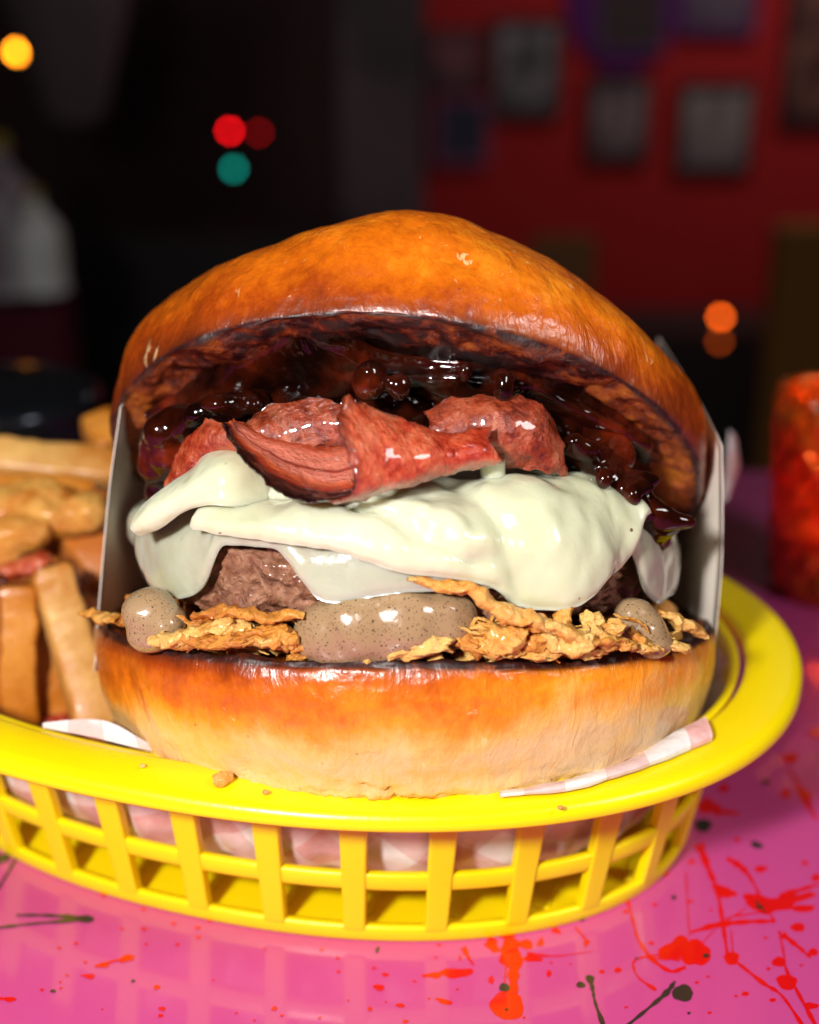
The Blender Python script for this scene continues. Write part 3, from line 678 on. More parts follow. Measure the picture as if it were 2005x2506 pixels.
Vt, Ft, _a = shell([[pb(274, 1102, -3.9), pb(330, 1052, -3.9), pb(400, 998, -3.9), pb(470, 945, -3.8), pb(560, 940, -3.4)], [pb(277, 1116, -4.1), pb(347, 1070, -4.35), pb(415, 1022, -4.6), pb(480, 985, -4.7), pb(570, 990, -4.2)], [pb(294, 1130, -4.0), pb(366, 1088, -4.25), pb(425, 1066, -4.7), pb(480, 1066, -4.95), pb(580, 1075, -4.5)]], 40, 60, .24, .12, .05, 1.0, 58)
Vn, Fn = tube([pb(1040, 1035, -4.2), pb(1038, 1000, -4.35), pb(1036, 968, -4.45)], [.42, .23, .24], 12, 12, 1)
nA = len(V)
V2, F2 = join((V, F), (Vt, Ft), (Vn, Fn))
mk('cheese_slice', V2, F2, M['cheese'], burger, attrs=dict(edge=np.concatenate([at['edge'], np.full(len(V2) - nA, .5)])))['label'] = 'thick creamy upper cheese slice draped over the patty front'

# bacon rashers
def rasher(net, nu, nv, seed, fat=.6, darkw=.10, thick=.08, parts=None, base=0.0):
    Vs, Fs, A = [], [], dict(edge=[], fat=[], dark=[], band=[], cup=[]); k = 0
    for nt_, fw, dsel in (parts or [(net, fat, None)]):
        V, F, at = shell(nt_, nu, nv, thick, .03, .04, 1.4, seed + k * .01, 3)
        V = V + np.stack([fbm(V, 3, 4, seed + q) for q in range(3)], 1) * (.012 + .06 * np.clip(1 - at['edge'] / .06, 0, 1))[:, None]
        d = np.maximum(base, np.clip(1 - at['edge'] / darkw, 0, 1)) if dsel is None else dsel(at)
        Vs.append(V); Fs.append(F + k); k += len(V)
        A['edge'].append(at['edge']); A['fat'].append(np.full(len(V), fw)); A['dark'].append(d); A['band'].append(at['pu']); A['cup'].append(np.full(len(V), 1.0 if fw > 1 else 0.0))
    return mk('bacon_rasher', np.concatenate(Vs), np.concatenate(Fs), M['bacon'], burger, attrs={q: np.concatenate(v) for q, v in A.items()})
cup = [[pb(466, 890, -4.9), pb(515, 970, -5.5), pb(585, 1030, -5.9), pb(655, 1056, -6.0), pb(745, 1050, -5.85)],
       [pb(476, 892, -4.6), pb(540, 955, -5.0), pb(610, 1000, -5.2), pb(675, 1020, -5.25), pb(752, 1012, -5.3)],
       [pb(482, 890, -4.35), pb(555, 938, -4.5), pb(628, 962, -4.6), pb(695, 975, -4.65), pb(760, 965, -4.7)],
       [pb(485, 880, -4.1), pb(560, 912, -4.1), pb(640, 928, -4.15), pb(705, 936, -4.2), pb(765, 926, -4.3)]]
flap = [[pb(722, 834, -6.0), pb(790, 860, -5.5), pb(860, 885, -5.3), pb(935, 912, -5.1), pb(995, 905, -5.0), pb(1036, 897, -4.9)],
        [pb(712, 898, -6.5), pb(795, 908, -6.05), pb(870, 922, -5.7), pb(945, 938, -5.4), pb(1000, 930, -5.3), pb(1030, 925, -5.1)],
        [pb(734, 966, -6.65), pb(800, 965, -6.3), pb(880, 962, -5.9), pb(955, 958, -5.5), pb(1012, 950, -5.4), pb(1042, 944, -5.2)],
        [pb(746, 1026, -6.55), pb(806, 1018, -6.25), pb(880, 1000, -5.85), pb(950, 980, -5.45), pb(1012, 968, -5.3), pb(1060, 968, -5.2)],
        [pb(690, 1062, -6.1), pb(780, 1046, -5.95), pb(870, 1020, -5.6), pb(950, 992, -5.2), pb(1015, 978, -5.0), pb(1062, 974, -5.0)]]
rasher(None, 60, 120, 61, parts=[(cup, 2.2, lambda at: np.maximum(1.3 * sstep(.24, .10, at['pu'] + .04 * np.sin(at['pv'] * 23)), .8 * np.clip(1 - np.abs(at['pu'] - .58 - .05 * np.sin(at['pv'] * 9)) / .05, 0, 1))), (flap, .2, lambda at: np.clip(1 - at['edge'] / .07, 0, 1) * .95)])['label'] = 'front bacon rasher folded over itself on the cheese'
rasher([[pb(500, 905, -4.0), pb(560, 862, -3.9), pb(640, 842, -4.0), pb(735, 850, -4.2)], [pb(495, 930, -4.3), pb(575, 900, -4.2), pb(650, 890, -4.3), pb(740, 895, -4.4)], [pb(500, 960, -4.3), pb(580, 950, -4.3), pb(660, 940, -4.3), pb(750, 940, -4.3)]], 36, 60, 65, .1, .12, base=.9)
rasher([[pb(350, 1010, -3.4), pb(390, 930, -3.6), pb(430, 890, -3.9), pb(490, 888, -4.2)], [pb(348, 1030, -3.5), pb(400, 970, -3.9), pb(445, 925, -4.2), pb(500, 915, -4.4)], [pb(352, 1050, -3.2), pb(410, 1010, -3.8), pb(460, 970, -4.1), pb(520, 960, -4.3)]], 36, 50, 67, .3, .12, base=.55)
rasher([[pb(890, 870, -3.9), pb(960, 840, -4.0), pb(1050, 830, -4.1), pb(1130, 848, -3.9), pb(1170, 900, -3.5)], [pb(910, 900, -4.2), pb(980, 878, -4.4), pb(1065, 868, -4.5), pb(1140, 890, -4.3), pb(1185, 945, -3.9)], [pb(930, 935, -4.3), pb(1000, 925, -4.5), pb(1080, 920, -4.6), pb(1145, 940, -4.4), pb(1192, 985, -4.0)], [pb(960, 985, -4.0), pb(1020, 985, -4.2), pb(1095, 985, -4.3), pb(1150, 995, -4.2), pb(1195, 1010, -3.9)]], 40, 60, 69, .15, .09, base=.75)

# jam
def jam(balls, seed, amp=.09):
    V, F = blob(balls, .06, 22, .08, .9, 2, seed)
    return mk('onion_jam', V, F, M['jam'], burger)
def jb(dx, dy, y, r): return tuple(pb(dx, dy, y)) + (r,)
def strands(path, spread, yv, n, seed, rlo=.10, rhi=.2):
    g = np.random.RandomState(seed); c = cr(np.array(path, float), 60); out = []
    for _ in range(n):
        p = c[g.randint(60)] + np.array([g.normal() * spread, g.normal() * spread * .6, g.normal() * .25])
        rr = g.uniform(rlo, rhi); k = g.uniform(1.8, 3.6); R = g.permutation([k, 1.0, g.uniform(.7, 1.0)])
        out.append(tuple(pb(p[0], p[1], p[2])) + (rr * R[0] if R[0] > 1 else rr, rr, rr * (R[2] if R[2] <= 1.0 else 1.3)))
    return out
def jp(*a): return [(x, y, d) for x, y, d in a]
jam([jb(640, 870, -2, 1.0), jb(500, 890, -2.0, .9), jb(820, 860, -2.2, 1.0), jb(1000, 860, -2.2, 1.0), jb(1160, 900, -2, 1.0)]
    + strands(jp((600, 835, -3.2), (700, 815, -3.6), (800, 800, -3.8), (900, 795, -3.9), (1030, 800, -3.9), (1110, 830, -3.5)), 16, 0, 4, 3, .2, .3), 71, .05)
jam([jb(340, 910, -2.7, .40), jb(400, 890, -2.8, .42), jb(460, 872, -2.8, .4), jb(330, 980, -2.3, .40), jb(355, 940, -2.3, .6), jb(430, 910, -2.3, .6), jb(335, 1040, -2.1, .35)]
    + strands(jp((318, 930, -2.7), (345, 893, -3.1), (400, 872, -3.2), (480, 852, -3.2), (540, 845, -3.1)), 12, 0, 14, 4, .16, .25), 72, .05)
jam([jb(1235, 960, -3.2, .35), jb(1290, 1000, -3.2, .35), jb(1340, 1045, -3.1, .3), jb(1375, 1095, -2.9, .26), jb(1395, 1140, -2.9, .22), jb(1290, 960, -2.7, .45), jb(1230, 910, -2.4, .5)]
    + strands(jp((1200, 925, -3.4), (1250, 975, -3.6), (1310, 1015, -3.6), (1360, 1070, -3.4), (1385, 1110, -3.1), (1400, 1150, -2.95)), 8, 0, 30, 6, .15, .22), 73, .05)
# jam smeared on the cut face of the top bun, hanging as a thin glossy curtain
def pc(dx, dy, off):             # point on the cut face of the top bun, off below it
    r_ = BM.T @ ray(dx, dy); c_ = BM.T @ (CAM - BO)
    nn = xT(np.array([[0, 0, 1.0]]))[0] - TC
    return c_ + r_ * (((TC + nn * (.12 - off)) - c_) @ nn) / (r_ @ nn)
jx = [310, 420, 540, 640, 720, 800, 900, 1020, 1140, 1260, 1370]
jc = [775, 712, 676, 660, 655, 656, 662, 682, 712, 760, 822]
jt = [92, 80, 58, 26, 34, 84, 92, 84, 80, 84, 92]
jl = [880, 856, 842, 832, 832, 838, 838, 838, 846, 890, 950]
nt_ = [[pc(x, c + t, -.04) for x, c, t in zip(jx, jc, jt)],
       [pc(x, (c + t) * .75 + l * .25, .10) for x, c, t, l in zip(jx, jc, jt, jl)],
       [pc(x, (c + t) * .45 + l * .55, .22 + .16 * math.sin(k * 2.7 + 1) ** 2) for k, (x, c, t, l) in enumerate(zip(jx, jc, jt, jl))],
       [pc(x, l, .30 + .2 * math.sin(k * 1.9) ** 2) for k, (x, l) in enumerate(zip(jx, jl))],
       [pc(x, l + 28, .16) for x, l in zip(jx, jl)]]
V, F, at = shell(nt_, 80, 220, .10, .06, .12, .7, 75, 2)
V = V + np.stack([fbm(V, 1.2, 2, 76 + q) for q in range(3)], 1) * .05
mk('onion_jam', V, F, M['jam'], burger)
# sauce
def sauce(balls, seed, amp=.05):
    V, F = blob(balls, .06, 18, .09, .9, 2, seed)
    return mk('pepper_sauce', V, F, M['sauce'], burger)
sauce([tuple(pb(720, 1378, -5.3)) + (.9, .35, .14), tuple(pb(660, 1362, -5.3)) + (.45, .4, .25), tuple(pb(960, 1335, -5.2)) + (.5, .4, .3), tuple(pb(690, 1335, -5.25)) + (.62, .55, .60), tuple(pb(760, 1318, -5.35)) + (.75, .6, .66), tuple(pb(850, 1305, -5.35)) + (.75, .6, .66), tuple(pb(930, 1300, -5.25)) + (.62, .55, .52), tuple(pb(890, 1270, -5.2)) + (.55, .5, .3), tuple(pb(800, 1350, -5.2)) + (.9, .6, .5)], 81)
sauce([tuple(pb(315, 1290, -4.15)) + (.52, .5, .45), tuple(pb(350, 1310, -4.3)) + (.45, .45, .40), tuple(pb(330, 1330, -4.1)) + (.55, .5, .35)], 82)
sauce([tuple(pb(1335, 1290, -4.0)) + (.38, .4, .32), tuple(pb(1350, 1325, -4.1)) + (.50, .45, .42), tuple(pb(1365, 1350, -4.1)) + (.45, .4, .3)], 83)

# crispy onions
def flake(c, size, rot, seed, amp=.20, sub=4):
    iv, jf = ico(sub); size = (size[0], size[1], size[2] * .8)
    V = np.sign(iv) * np.abs(iv) ** .75 * np.array(size)
    V = V + np.stack([fbm(V, 1.4 / max(.25, min(size) * 2), 4, seed + q * 3.1) for q in range(3)], 1) * amp * np.array(size) * 1.6
    rg = np.abs(fbm(V, 2.6, 4, seed + 40)); V = V * (1 - .30 * rg)[:, None] + iv * (.05 * fbm(V, 6, 3, seed + 50))[:, None]
    V[:, 2] += (V[:, 0] / size[0]) ** 2 * size[2] * .5 * math.sin(seed)
    R = np.array(Matrix.Rotation(rot[2], 3, 'Z') @ Matrix.Rotation(rot[1], 3, 'Y') @ Matrix.Rotation(rot[0], 3, 'X'))
    return mk('crispy_onion', V @ R.T + np.array(c), jf, M['onion'], burger)
def strand(pts, rad, seed, flat=.6):
    V, F = tube(pts, rad, 70, 16, flat * .8, min(.10, max(rad)), 1.7, seed)
    V = V + np.stack([fbm(V, 4, 4, seed + q + 4) for q in range(3)], 1) * min(.065, max(rad) * .5)
    return mk('crispy_onion', V, F, M['onion'], burger)
strand([pb(852, 1216, -5.75), pb(920, 1228, -5.8), pb(990, 1248, -5.85), pb(1050, 1278, -5.8), pb(1110, 1305, -5.75), pb(1180, 1330, -5.6)], [.10, .17, .19, .22, .24, .16], 91, .7)['label'] = 'long crispy onion strand lying across the sauce'
strand([pb(1192, 1272, -5.3), pb(1186, 1300, -5.35), pb(1195, 1335, -5.4)], [.10, .17, .2], 92, .8)
strand([pb(1095, 1310, -5.5), pb(1160, 1320, -5.6), pb(1230, 1345, -5.5), pb(1310, 1355, -5.1)], [.2, .28, .26, .15], 93)
strand([pb(415, 1300, -5.0), pb(480, 1290, -5.2), pb(560, 1300, -5.4), pb(640, 1300, -5.4)], [.2, .26, .22, .15], 94, .5)
strand([pb(330, 1355, -4.7), pb(390, 1345, -5.0), pb(450, 1325, -5.2), pb(520, 1325, -5.35)], [.25, .24, .2, .12], 95, .6)
strand([pb(450, 1350, -5.2), pb(520, 1330, -5.45), pb(600, 1320, -5.5)], [.13, .15, .12], 96, .5)
strand([pb(175, 1293, -2.2), pb(220, 1302, -2.6), pb(262, 1308, -3.2)], [.12, .15, .14], 97, .7)['label'] = 'crispy onion strand sticking out past the left of the bun'
strand([pb(1385, 1290, -3.9), pb(1420, 1305, -3.8), pb(1475, 1335, -3.3)], [.16, .24, .2], 98, .6)
for (dx, dy, y, sx, sy, sz, r, sd) in [(1062, 1350, -5.7, .36, .26, .32, (.1, .2, .1), 1), (1195, 1353, -5.53, .48, .3, .26, (.1, .05, -.2), 2), (1130, 1347, -5.48, .3, .25, .24, (.3, -.3, .4), 3), (890, 1357, -5.63, .62, .3, .24, (.1, -.1, .1), 4), (990, 1355, -5.58, .24, .2, .18, (.5, .4, .2), 5), (1010, 1352, -5.5, .2, .2, .2, (.4, .4, .8), 6), (1270, 1345, -5.3, .36, .2, .2, (.2, .5, .4), 7), (1300, 1355, -5.08, .3, .22, .14, (.1, .2, .5), 8), (1245, 1310, -5.1, .2, .16, .26, (.2, .1, .4), 9), (600, 1345, -5.55, .32, .22, .24, (.3, .1, .2), 10), (585, 1350, -5.48, .4, .22, .14, (0, .1, 0), 11), (500, 1347, -5.38, .5, .25, .15, (.1, -.1, .1), 12), (430, 1347, -5.18, .42, .25, .14, (.1, .1, -.2), 13), (365, 1347, -4.88, .36, .22, .13, (0, .15, -.3), 14), (545, 1345, -5.4, .35, .2, .12, (.3, .2, .1), 15), (640, 1355, -5.38, .3, .2, .15, (.2, 0, .2), 16), (480, 1310, -5.2, .3, .25, .2, (.3, .3, .2), 17), (700, 1370, -5.38, .36, .25, .12, (0, 0, 0), 18), (790, 1377, -5.43, .4, .25, .12, (.1, 0, .1), 19), (1050, 1373, -5.53, .45, .25, .13, (0, .05, 0), 20), (1140, 1377, -5.43, .42, .25, .14, (0, -.05, 0), 21), (1230, 1370, -5.33, .4, .24, .14, (.1, .1, .2), 22), (1360, 1363, -4.68, .34, .22, .12, (.1, .1, .5), 23), (1430, 1360, -4.08, .3, .22, .1, (.1, .2, .7), 24), (285, 1265, -3, .2, .2, .22, (0, 0, 0), 25), (1345, 1345, -4.7, .2, .15, .12, (.2, .6, .3), 26), (1290, 1325, -5.2, .2, .14, .2, (.5, .2, .3), 27)]:
    flake(pb(dx, dy, y), (sx, sy, sz), r, sd)
gs = np.random.RandomState(23)
for k in range(46):
    a = gs.uniform(-1.05, 1.15); rr = gs.uniform(.86, .945)
    flake((6.45 * rr * math.sin(a), -5.8 * rr * math.cos(a), 2.44 + gs.uniform(-.04, .10) - max(0, math.sin(a)) * .28), (gs.uniform(.16, .36), gs.uniform(.12, .24), gs.uniform(.08, .18)), (gs.uniform(-.5, .5), gs.uniform(-.5, .5), gs.uniform(0, 3)), 300 + k, sub=3)
for k in range(44):                                   # thin shreds scattered over the front
    dx = gs.uniform(370, 640) if k % 3 == 0 else gs.uniform(985, 1420)
    xb = pb(dx, 1350, -5)[0]; ye = -5.62 * math.sqrt(max(.1, 1 - (xb / 6.5) ** 2))
    p0 = pb(dx, gs.uniform(1312, 1370), ye - gs.uniform(-.12, .12)); a = gs.uniform(-.9, .9); L = gs.uniform(.25, .6)
    d = np.array([math.cos(a), gs.uniform(-.35, .35), math.sin(a) * .7]) * L
    strand([p0 - d, p0 + [0, -.05, gs.uniform(-.08, .14)], p0 + d], [.03, gs.uniform(.05, .10), .03], 200 + k, .55)
for k in range(26):                                   # the bed of onions round the rest of the bun
    a = (-2.6 + 5.2 * k / 25) + random.uniform(-.05, .05)
    rr = random.uniform(.72, .86)
    flake((6.3 * rr * math.sin(a), -5.7 * rr * math.cos(a), 2.5 + random.uniform(-.05, .15)), (random.uniform(.35, .6), .3, random.uniform(.16, .3)), (random.uniform(-.4, .4), random.uniform(-.4, .4), random.uniform(0, 3)), 130 + k, sub=2)

# ------------------------------------------------------------------ card sleeve
sleeve = empty('card_sleeve', 'white folded card sleeve standing upright round the back of the burger', 'card holder', loc=BO)
sleeve.rotation_euler = (-TILT, 0, 0)
def panel(name, P, nu=24, nv=24):
    V, F, at = shell(P, nu, nv, .09, .01, .03, .3, 110, 2)
    return mk(name, V, F, M['card'], sleeve)
yR = -1.3
R0, R1 = pb(1500, 1425, yR), pb(1521, 938, yR)
R2 = pb(1400, 716, 4.2)
panel('side_panel', [[R0, R0 + [-.25, 3, -.1], R0 + [-.8, 6.4, -.2]], [(R0 + R1) / 2 + [.08, 0, 0], (R0 + R1) / 2 + [-.2, 3, 0], (R0 + R1) / 2 + [-.7, 6.4, 0]], [R1, R1 * .55 + R2 * .45 + [.05, 0, -.05], R2 + [.0, .9, .1]]])
yL = -1.5
L0, L1 = pb(205, 1282, yL), pb(254, 858, yL)
panel('side_panel', [[L0 + [-.1, 0, -1.3], L0 + [0, 3, -1.4], L0 + [.1, 6.6, -1.4]], [(L0 + L1) / 2 + [-.06, 0, 0], (L0 + L1) / 2 + [-.1, 3, 0], (L0 + L1) / 2 + [.1, 6.6, 0]], [L1, L1 + [.0, 3, .8], L1 + [.1, 6.6, 1.4]]])
panel('back_panel', [[(-6.1, 5.1, -.3), (0, 5.4, -.3), (6.2, 5.1, -.3)], [(-6.1, 5.2, 3.5), (0, 5.7, 3.5), (6.2, 5.2, 3.5)], [(-5.6, 5.2, 6.2), (0, 6.2, 6.0), (6.0, 5.2, 6.4)]])

# ------------------------------------------------------------------ fries and what lies on them
fries_group = 'fries heaped in the left of the basket'
def fry(a, b, w, col, seed, label, bend=.15, end=.9):
    a, b = np.array(a, float), np.array(b, float)
    n = 26; s = np.linspace(0, 1, n); d = b - a; L = np.linalg.norm(d); d = d / L
    up = np.array([.2, -.6, .75]); s1 = np.cross(d, up); s1 /= np.linalg.norm(s1); s2 = np.cross(s1, d)
    c = a + np.outer(s * L, d) + np.outer(np.sin(s * np.pi) * bend, s2)
    nc = 20; t = np.linspace(0, 2 * np.pi, nc, endpoint=False)
    q = np.stack([np.sign(np.cos(t)) * np.abs(np.cos(t)) ** .3, np.sign(np.sin(t)) * np.abs(np.sin(t)) ** .3], 1)
    sc = w * .5 * np.minimum(1, .72 + 6 * np.minimum(s, 1 - s) ** .8 * end)
    V = (c[:, None] + (q[None, :, :1] * s1 + q[None, :, 1:] * s2) * sc[:, None, None]).reshape(-1, 3)
    F = gfaces(n, nc, wv=True).tolist(); k = n * nc
    V = np.concatenate([V, c[:1] - d * .08, c[-1:] + d * .08])
    F += [[(j + 1) % nc, j, k] for j in range(nc)] + [[(n - 1) * nc + j, (n - 1) * nc + (j + 1) % nc, k + 1] for j in range(nc)]
    V = V + np.stack([fbm(V, .6, 3, seed + j) for j in range(3)], 1) * .07
    cor = np.concatenate([np.tile(np.abs(q[:, 0] * q[:, 1]) ** 3, n) * 1.0, [1, 1]]) + np.concatenate([np.repeat(sstep(.12, 0, np.minimum(s, 1 - s)), nc), [1, 1]])
    V = V + np.stack([fbm(V, 2.6, 4, seed + 9 + j) for j in range(3)], 1) * .035
    o = mk('potato_fry', V, F, M['fry'], None, attrs=dict(corner=np.clip(cor, 0, 1))); o.color = tuple(col) + (1,)
    return tag(o, label, 'fry', fries_group)
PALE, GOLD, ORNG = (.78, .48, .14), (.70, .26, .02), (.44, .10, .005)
fry(on_y(-120, 968, 4.2), on_y(262, 992, 4.6), .98, PALE, 1, 'pale thick fry lying level on top of the heap beside the card sleeve', .05)
fry(on_y(105, 1195, -.4), on_y(205, 1530, -1.6), .92, PALE, 2, 'pale fry standing on end right beside the bottom bun', -.05)
fry(on_y(35, 1225, -.6), on_y(45, 1530, -1.2), .82, GOLD, 3, 'golden brown fry standing left of the pale upright fry', .1)
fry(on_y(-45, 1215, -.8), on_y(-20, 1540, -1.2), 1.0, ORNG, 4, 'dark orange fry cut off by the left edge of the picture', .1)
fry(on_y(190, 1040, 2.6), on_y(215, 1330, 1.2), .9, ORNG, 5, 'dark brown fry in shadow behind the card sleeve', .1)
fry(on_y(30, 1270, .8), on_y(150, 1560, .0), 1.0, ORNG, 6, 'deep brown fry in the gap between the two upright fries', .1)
fry(on_y(150, 1080, 3.0), on_y(-60, 1160, 2.0), 1.0, GOLD, 7, 'golden fry lying under the level pale fry', .15)
fry(on_y(205, 892, 7.4), on_y(245, 960, 6.2), .9, GOLD, 8, 'orange fry tip poking up behind the level pale fry', .05)
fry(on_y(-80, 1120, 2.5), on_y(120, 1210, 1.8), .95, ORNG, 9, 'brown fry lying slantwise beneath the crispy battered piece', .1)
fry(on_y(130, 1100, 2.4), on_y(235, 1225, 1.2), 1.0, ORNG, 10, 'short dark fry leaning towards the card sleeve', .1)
fry(on_y(70, 1215, .4), on_y(120, 1545, -.6), .7, GOLD, 12, 'thin golden fry squeezed between the two upright front fries', .15)
fry(on_y(-20, 1035, 3.4), on_y(200, 1052, 3.2), .7, GOLD, 13, 'thin golden fry tucked straight under the level pale fry', .1)
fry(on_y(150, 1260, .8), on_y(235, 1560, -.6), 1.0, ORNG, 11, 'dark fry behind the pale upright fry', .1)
def lump(name, balls, mat, seed, label, cat, amp=.16, group=None):
    V, F = blob(balls, .12, 4, amp, .9, 5, seed)
    return tag(mk(name, V, F, mat), label, cat, group)
def wl(dx, dy, y, *r): return tuple(on_y(dx, dy, y)) + r
lump('battered_strip', [wl(-20, 1075, 1.8, .9, .8, .55), wl(60, 1060, 1.8, .9, .8, .5), wl(120, 1085, 1.6, .8, .7, .5), wl(180, 1080, 1.6, .6, .6, .45), wl(90, 1045, 1.8, .5, .5, .4)], M['batter'], 3, 'crispy battered piece under the level pale fry', 'battered piece')
lump('battered_strip', [wl(-30, 1130, .9, .8, .7, .5), wl(40, 1120, .9, .7, .6, .42), wl(0, 1155, .7, .6, .5, .35)], M['onion'], 5, 'pale crispy piece at the left edge above the bacon bit', 'battered piece')
def bit(balls, seed, label):
    V, F = blob(balls, .09, 4, .09, 1.5, 4, seed)
    o = mk('bacon_bit', V, F, M['bacon'], attrs=dict(edge=np.full(len(V), .5), fat=np.full(len(V), .8), dark=np.full(len(V), .1)))
    tag(o, label, 'bacon bit', 'bacon bits among the fries')
bit([wl(60, 1192, .1, .4, .35, .3), wl(90, 1182, .1, .3, .3, .25), wl(25, 1200, .2, .35, .3, .25)], 11, 'red bacon bit resting on top of the upright fries')
bit([wl(115, 1516, -.9, .5, .3, .15), wl(90, 1512, -.9, .3, .3, .15)], 14, 'dark bacon bit at the foot of the fries by the paper')
V, F = blob([tuple(on_z(466, 1640, 4.46)) + (.17, .14, .13), tuple(on_z(480, 1636, 4.45)) + (.12, .12, .10)], .04, 2, .05, 4, 4, 8)
tag(mk('bread_crumb', V, F, M['onion']), 'small brown crumb on the yellow basket rim below the bun', 'crumb')

for (dx, dy, z, q, lab) in [(560, 1668, 4.40, .06, 'tiny pale crumb on the rim right of the brown crumb'), (1180, 1700, 4.36, .05, 'tiny crumb on the rim under the folded paper edge'), (300, 1612, 4.40, .05, 'tiny crumb on the rim left of the brown crumb')]:
    V, F = blob([tuple(on_z(dx, dy, z)) + (q * 1.3, q, q * .8)], .02, 1, .02, 8, 3, dx)
    tag(mk('bread_crumb', V, F, M['onion']), lab, 'crumb')

# ------------------------------------------------------------------ table things behind
def votive():
    c = on_z(1778, 1292, 0); cx, cy = c[0], c[1] + 1.8
    o = empty('candle_holder', 'red orange textured glass candle holder at the right edge', 'candle holder', loc=(cx, cy, 0))
    m = Mat('red_glass')
    cell = m.voro(1.5, 'F1'); n = m.noise(.8, 3)
    col = m.ramp(m.voro(1.5, 'F1', out='Color'), [(0, (.85, .08, .006)), (.5, (.95, .26, .02)), (1, (.8, .03, .004))])
    gm = m.p(col=col, rough=.14, metal=.45, trans=.7, ior=1.2, coat=.6, coatr=.08, nrm=m.bump(m.ramp(cell, [(0, 1.0), (.6, 0.0)]), .25, .8), em=(.9, .06, .004), ems=.0)
    nt, hh = 120, 6.6
    pr = cr([(0, .0), (1.5, 0), (1.75, .15), (1.85, .8), (1.98, 3.0), (2.1, 5.2), (2.12, 6.3), (2.06, 6.55), (1.95, 6.5), (1.92, 6.2), (1.9, 5.0), (1.75, 2.5), (1.6, .6), (1.4, .4), (0, .4)], 120)
    V, F = lathe(pr, nt)
    ang = np.arctan2(V[:, 1], V[:, 0]); rad = np.hypot(V[:, 0], V[:, 1])
    k = 1 + .06 * np.cos(ang * 14) * np.cos(V[:, 2] * 4.2) * (rad > 1.6) * sstep(.2, .8, V[:, 2])
    V[:, 0] *= k; V[:, 1] *= k
    mk('glass', V, F, gm, o)
    wax = Mat('candle_wax'); wm = wax.p(col=(.8, .45, .2), rough=.5, sss=.6, sssr=(1, .5, .2), ssss=.6 * U)
    V, F = lathe([(0, .42), (1.35, .42), (1.38, .6), (1.38, 2.0), (1.2, 2.05), (0, 1.95)], 40)
    cn = mk('candle', V, F, wm, o)
    fl = Mat('candle_flame'); fm = fl.p(col=(0, 0, 0), em=(1, .42, .08), ems=80.0)
    V, F = lathe([(0, 2.3), (.16, 2.5), (.2, 2.75), (.12, 3.2), (.03, 3.6), (0, 3.65)], 16)
    mk('flame', V, F, fm, cn)
votive()
def tin():
    c = on_y(40, 960, 15)
    o = empty('sauce_tin', 'dark shiny round tin behind the fries at the left edge', 'tin', loc=(c[0] - .5, c[1], 0))
    mm = plain('black_chrome', (.05, .055, .07), .16, metal=.9)
    V, F = lathe(cr([(0, 0), (3.2, 0), (3.3, .3), (3.3, 4.8), (3.45, 5.0), (3.45, 5.2)], 40), 64)
    mk('body', V, F, mm, o)
    V, F = lathe(cr([(3.44, 5.2), (3.4, 5.45), (3.0, 5.75), (1.5, 6.0), (0, 6.05)], 30), 64)
    mk('lid', V, F, mm, o)
tin()

# ------------------------------------------------------------------ background room, far out of focus
WY = 250.0
def wall_rect(name, x0, y0, x1, y1, Y, mat, th=1.0, parent=None):
    a, b = on_y(x0, y0, Y), on_y(x1, y1, Y)
    V, F = boxm(a[0], b[0], Y, Y + th, b[2], a[2])
    return mk(name, V, F, mat, parent, smooth=False)
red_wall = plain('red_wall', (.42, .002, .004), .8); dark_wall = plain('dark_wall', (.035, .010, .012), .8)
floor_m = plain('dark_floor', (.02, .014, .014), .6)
tag(wall_rect('back_wall', 880, -600, 3200, 1500, WY, red_wall), kind='structure')
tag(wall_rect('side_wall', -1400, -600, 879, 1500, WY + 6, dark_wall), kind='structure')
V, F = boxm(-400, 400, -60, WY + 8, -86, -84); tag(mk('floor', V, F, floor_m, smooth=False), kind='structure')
def pic(x0, y0, x1, y1, frame, sheet, label, blot=None, Y=WY - 1.5):
    a, b = on_y(x0, y0, Y), on_y(x1, y1, Y)
    o = empty('wall_picture', label, 'picture', 'pictures on the red wall', loc=((a[0] + b[0]) / 2, Y, b[2]))
    w, hh = (b[0] - a[0]) / 2, a[2] - b[2]; f = min(1.0, w * .2)
    for (xa, xb, za, zb) in ((-w, w, 0, f), (-w, w, hh - f, hh), (-w, -w + f, f, hh - f), (w - f, w, f, hh - f)):
        V, F = boxm(xa, xb, 0, 1.4, za, zb); mk('frame_side', V, F, frame, o, smooth=False)
    V, F = boxm(-w + f, w - f, .5, 1.2, f, hh - f); mk('sheet', V, F, sheet, o, smooth=False)
    return o
def sheet_mat(name, a, b, f=.15):
    m = Mat(name); n = m.noise(f, 4, .6)
    return m.p(col=m.ramp(n, [(.42, a), (.58, b)]), rough=.5)
fr = plain('black_frame', (.03, .006, .01), .5); frp = plain('purple_frame', (.12, .02, .14), .5)
pic(1040, 38, 1182, 246, fr, sheet_mat('grey_print', (.04, .035, .04), (.24, .21, .23)), 'grey mottled picture on the red wall, largest of the row')
pic(1244, 158, 1366, 338, fr, sheet_mat('pale_print', (.10, .06, .07), (.28, .20, .21), .1), 'pale picture between the grey mottled one and the dark framed one')
pic(1436, 172, 1580, 362, fr, sheet_mat('cream_print', (.15, .12, .13), (.30, .25, .23), .08), 'cream sheet in a wide dark frame on the red wall')
pic(1440, -80, 1592, 72, frp, sheet_mat('mauve_print', (.07, .04, .09), (.17, .12, .15)), 'mauve picture cut off by the top edge at the right')
pic(1262, -140, 1402, 112, frp, plain('dark_print', (.035, .02, .02), .6), 'dark picture in a purple frame at the top edge')
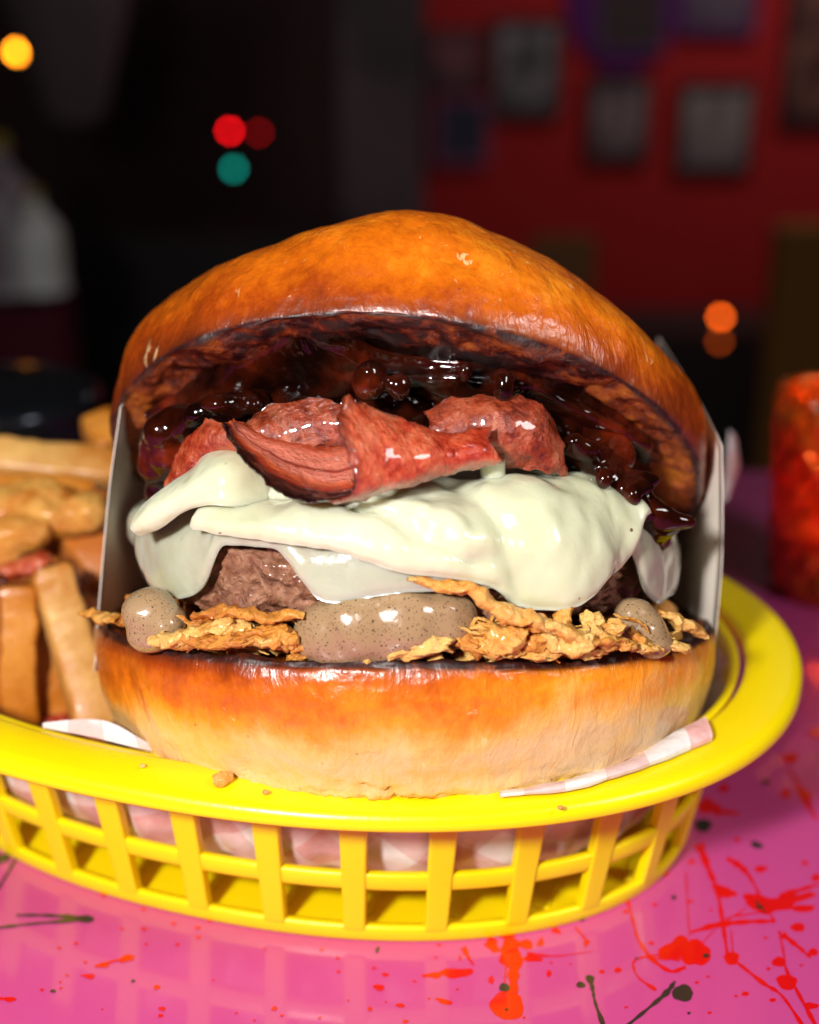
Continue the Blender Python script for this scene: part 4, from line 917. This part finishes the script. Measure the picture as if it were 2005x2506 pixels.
pic(915, 205, 1030, 345, plain('mauve_frame', (.22, .06, .14), .6), plain('navy_print', (.02, .015, .05), .6), 'small navy picture with a mauve frame beside the grey pillar')
pic(905, 60, 1015, 192, fr, sheet_mat('pink_print', (.02, .01, .015), (.30, .06, .08), .12), 'dark and pink picture above the small navy one')
pic(1672, -60, 1790, 265, fr, sheet_mat('brown_print', (.06, .02, .02), (.22, .09, .06)), 'dark brown picture cut off by the right edge')
a, b = on_y(1195, -60, WY - .6), on_y(1430, 150, WY - .6)
cx_, rad_ = (a[0] + b[0]) / 2, (b[0] - a[0]) / 2
n = 48; V = [(cx_, WY - .4, a[2])] + [(cx_ + rad_ * math.cos(t), WY - .4, a[2] - (a[2] - b[2]) * abs(math.sin(t)) ** .8) for t in np.linspace(np.pi, 2 * np.pi, n)]
V2 = [(x, y - .3, z) for x, y, z in V]
F = [list(range(n + 1))[::-1], [i + n + 1 for i in range(n + 1)]] + [[i, (i + 1) % (n + 1), (i + 1) % (n + 1) + n + 1, i + n + 1] for i in range(n + 1)]
tag(mk('wall_drape', V + V2, F, plain('purple_cloth', (.10, .002, .15), .8), smooth=False), 'purple swag hanging on the red wall at the top', 'drape')
tag(wall_rect('pillar', 705, -300, 893, 470, WY - 20, sheet_mat('grey_pillar', (.025, .007, .011), (.10, .05, .06), .03), 8), 'grey pillar between the dark room and the red wall', 'pillar')
gold = plain('ochre_panel', (.26, .10, .008), .7)
tag(wall_rect('ochre_post', 1642, 478, 1790, 1000, 170, gold, 4), 'ochre yellow post at the right edge above the candle holder', 'post')
tag(wall_rect('wall_board', 1120, 500, 1252, 620, 235, plain('brown_panel', (.16, .06, .012), .7), 3), 'brown panel showing behind the right shoulder of the top bun', 'panel')
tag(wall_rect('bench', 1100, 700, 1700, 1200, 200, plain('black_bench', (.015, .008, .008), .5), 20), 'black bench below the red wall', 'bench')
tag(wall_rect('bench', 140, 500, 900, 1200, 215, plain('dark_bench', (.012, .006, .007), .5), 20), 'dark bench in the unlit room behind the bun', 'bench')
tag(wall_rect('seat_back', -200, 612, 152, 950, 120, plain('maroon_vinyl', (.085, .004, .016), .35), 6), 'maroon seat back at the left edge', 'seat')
# bottles on the left ledge
def bottle(x, ybase, ytop, Y, r, mat, label):
    b, t_ = on_y(x, ybase, Y), on_y(x, ytop, Y); hh = t_[2] - b[2]
    o = empty('bottle', label, 'bottle', 'bottles standing at the left edge', loc=(b[0], Y, b[2]))
    V, F = lathe(cr([(0, 0), (r, 0), (r, .1 * hh), (r, .55 * hh), (r * .75, .7 * hh), (r * .35, .82 * hh), (r * .3, .92 * hh), (0, .92 * hh)], 40), 32); mk('body', V, F, mat, o)
    V, F = lathe([(0, .92 * hh), (r * .36, .92 * hh), (r * .3, hh), (0, hh)], 24); mk('cap', V, F, plain('yellow_cap', (.30, .22, .01), .5), o)
bottle(88, 612, 400, 110, 2.6, plain('white_bottle', (.62, .62, .60), .4), 'whitish bottle on the seat back at the left')
bottle(20, 612, 285, 112, 4.0, plain('mauve_bottle', (.22, .17, .20), .4), 'larger grey bottle with a yellow cap at the left edge')
# hanging cone shade, upper left
c = on_y(145, 90, 150)
V, F = lathe([(3.0, -9.5), (4.0, -8), (7.5, 4), (8.5, 14), (8.4, 14), (7.3, 4), (3.8, -8), (2.8, -9.4)], 40)
sh = mk('hanging_banner', V, F, plain('pale_shade', (.12, .08, .09), .8)); sh.location = Vector(c) * U
tag(sh, 'pale grey tapered shade hanging at the upper left', 'lamp shade')
def bulb(x, y, Y, r, col, st, label):
    m = Mat('bulb_glow'); mt = m.p(col=(0, 0, 0), em=col, ems=st)
    c = on_y(x, y, Y); iv, jf = ico(3)
    o = empty('light_bulb', label, 'light', 'small coloured lights in the dark room', loc=c)
    mk('glowing_globe', iv * r, jf, mt, o)
    V, F = lathe([(0, r * .6), (r * .5, r * .6), (r * .5, r * 1.5), (0, r * 1.5)], 12); mk('socket', V, F, fr, o)
bulb(36, 108, 170, .7, (1, .28, .008), 30, 'orange glowing light at the upper left edge')
bulb(484, 275, 235, .5, (1, .004, .008), 22, 'bright red light right above the teal one')
bulb(545, 279, 235, .5, (1, .004, .008), 3.0, 'dim red light right of the bright red one')
bulb(492, 355, 205, .6, (.0, .45, .34), 5, 'teal light under the two red ones')
bulb(1518, 667, 190, .55, (1, .12, .005), 16, 'orange light low on the right before the red wall')
bulb(1516, 718, 190, .55, (1, .12, .005), 2.6, 'dim orange light below the brighter orange one')
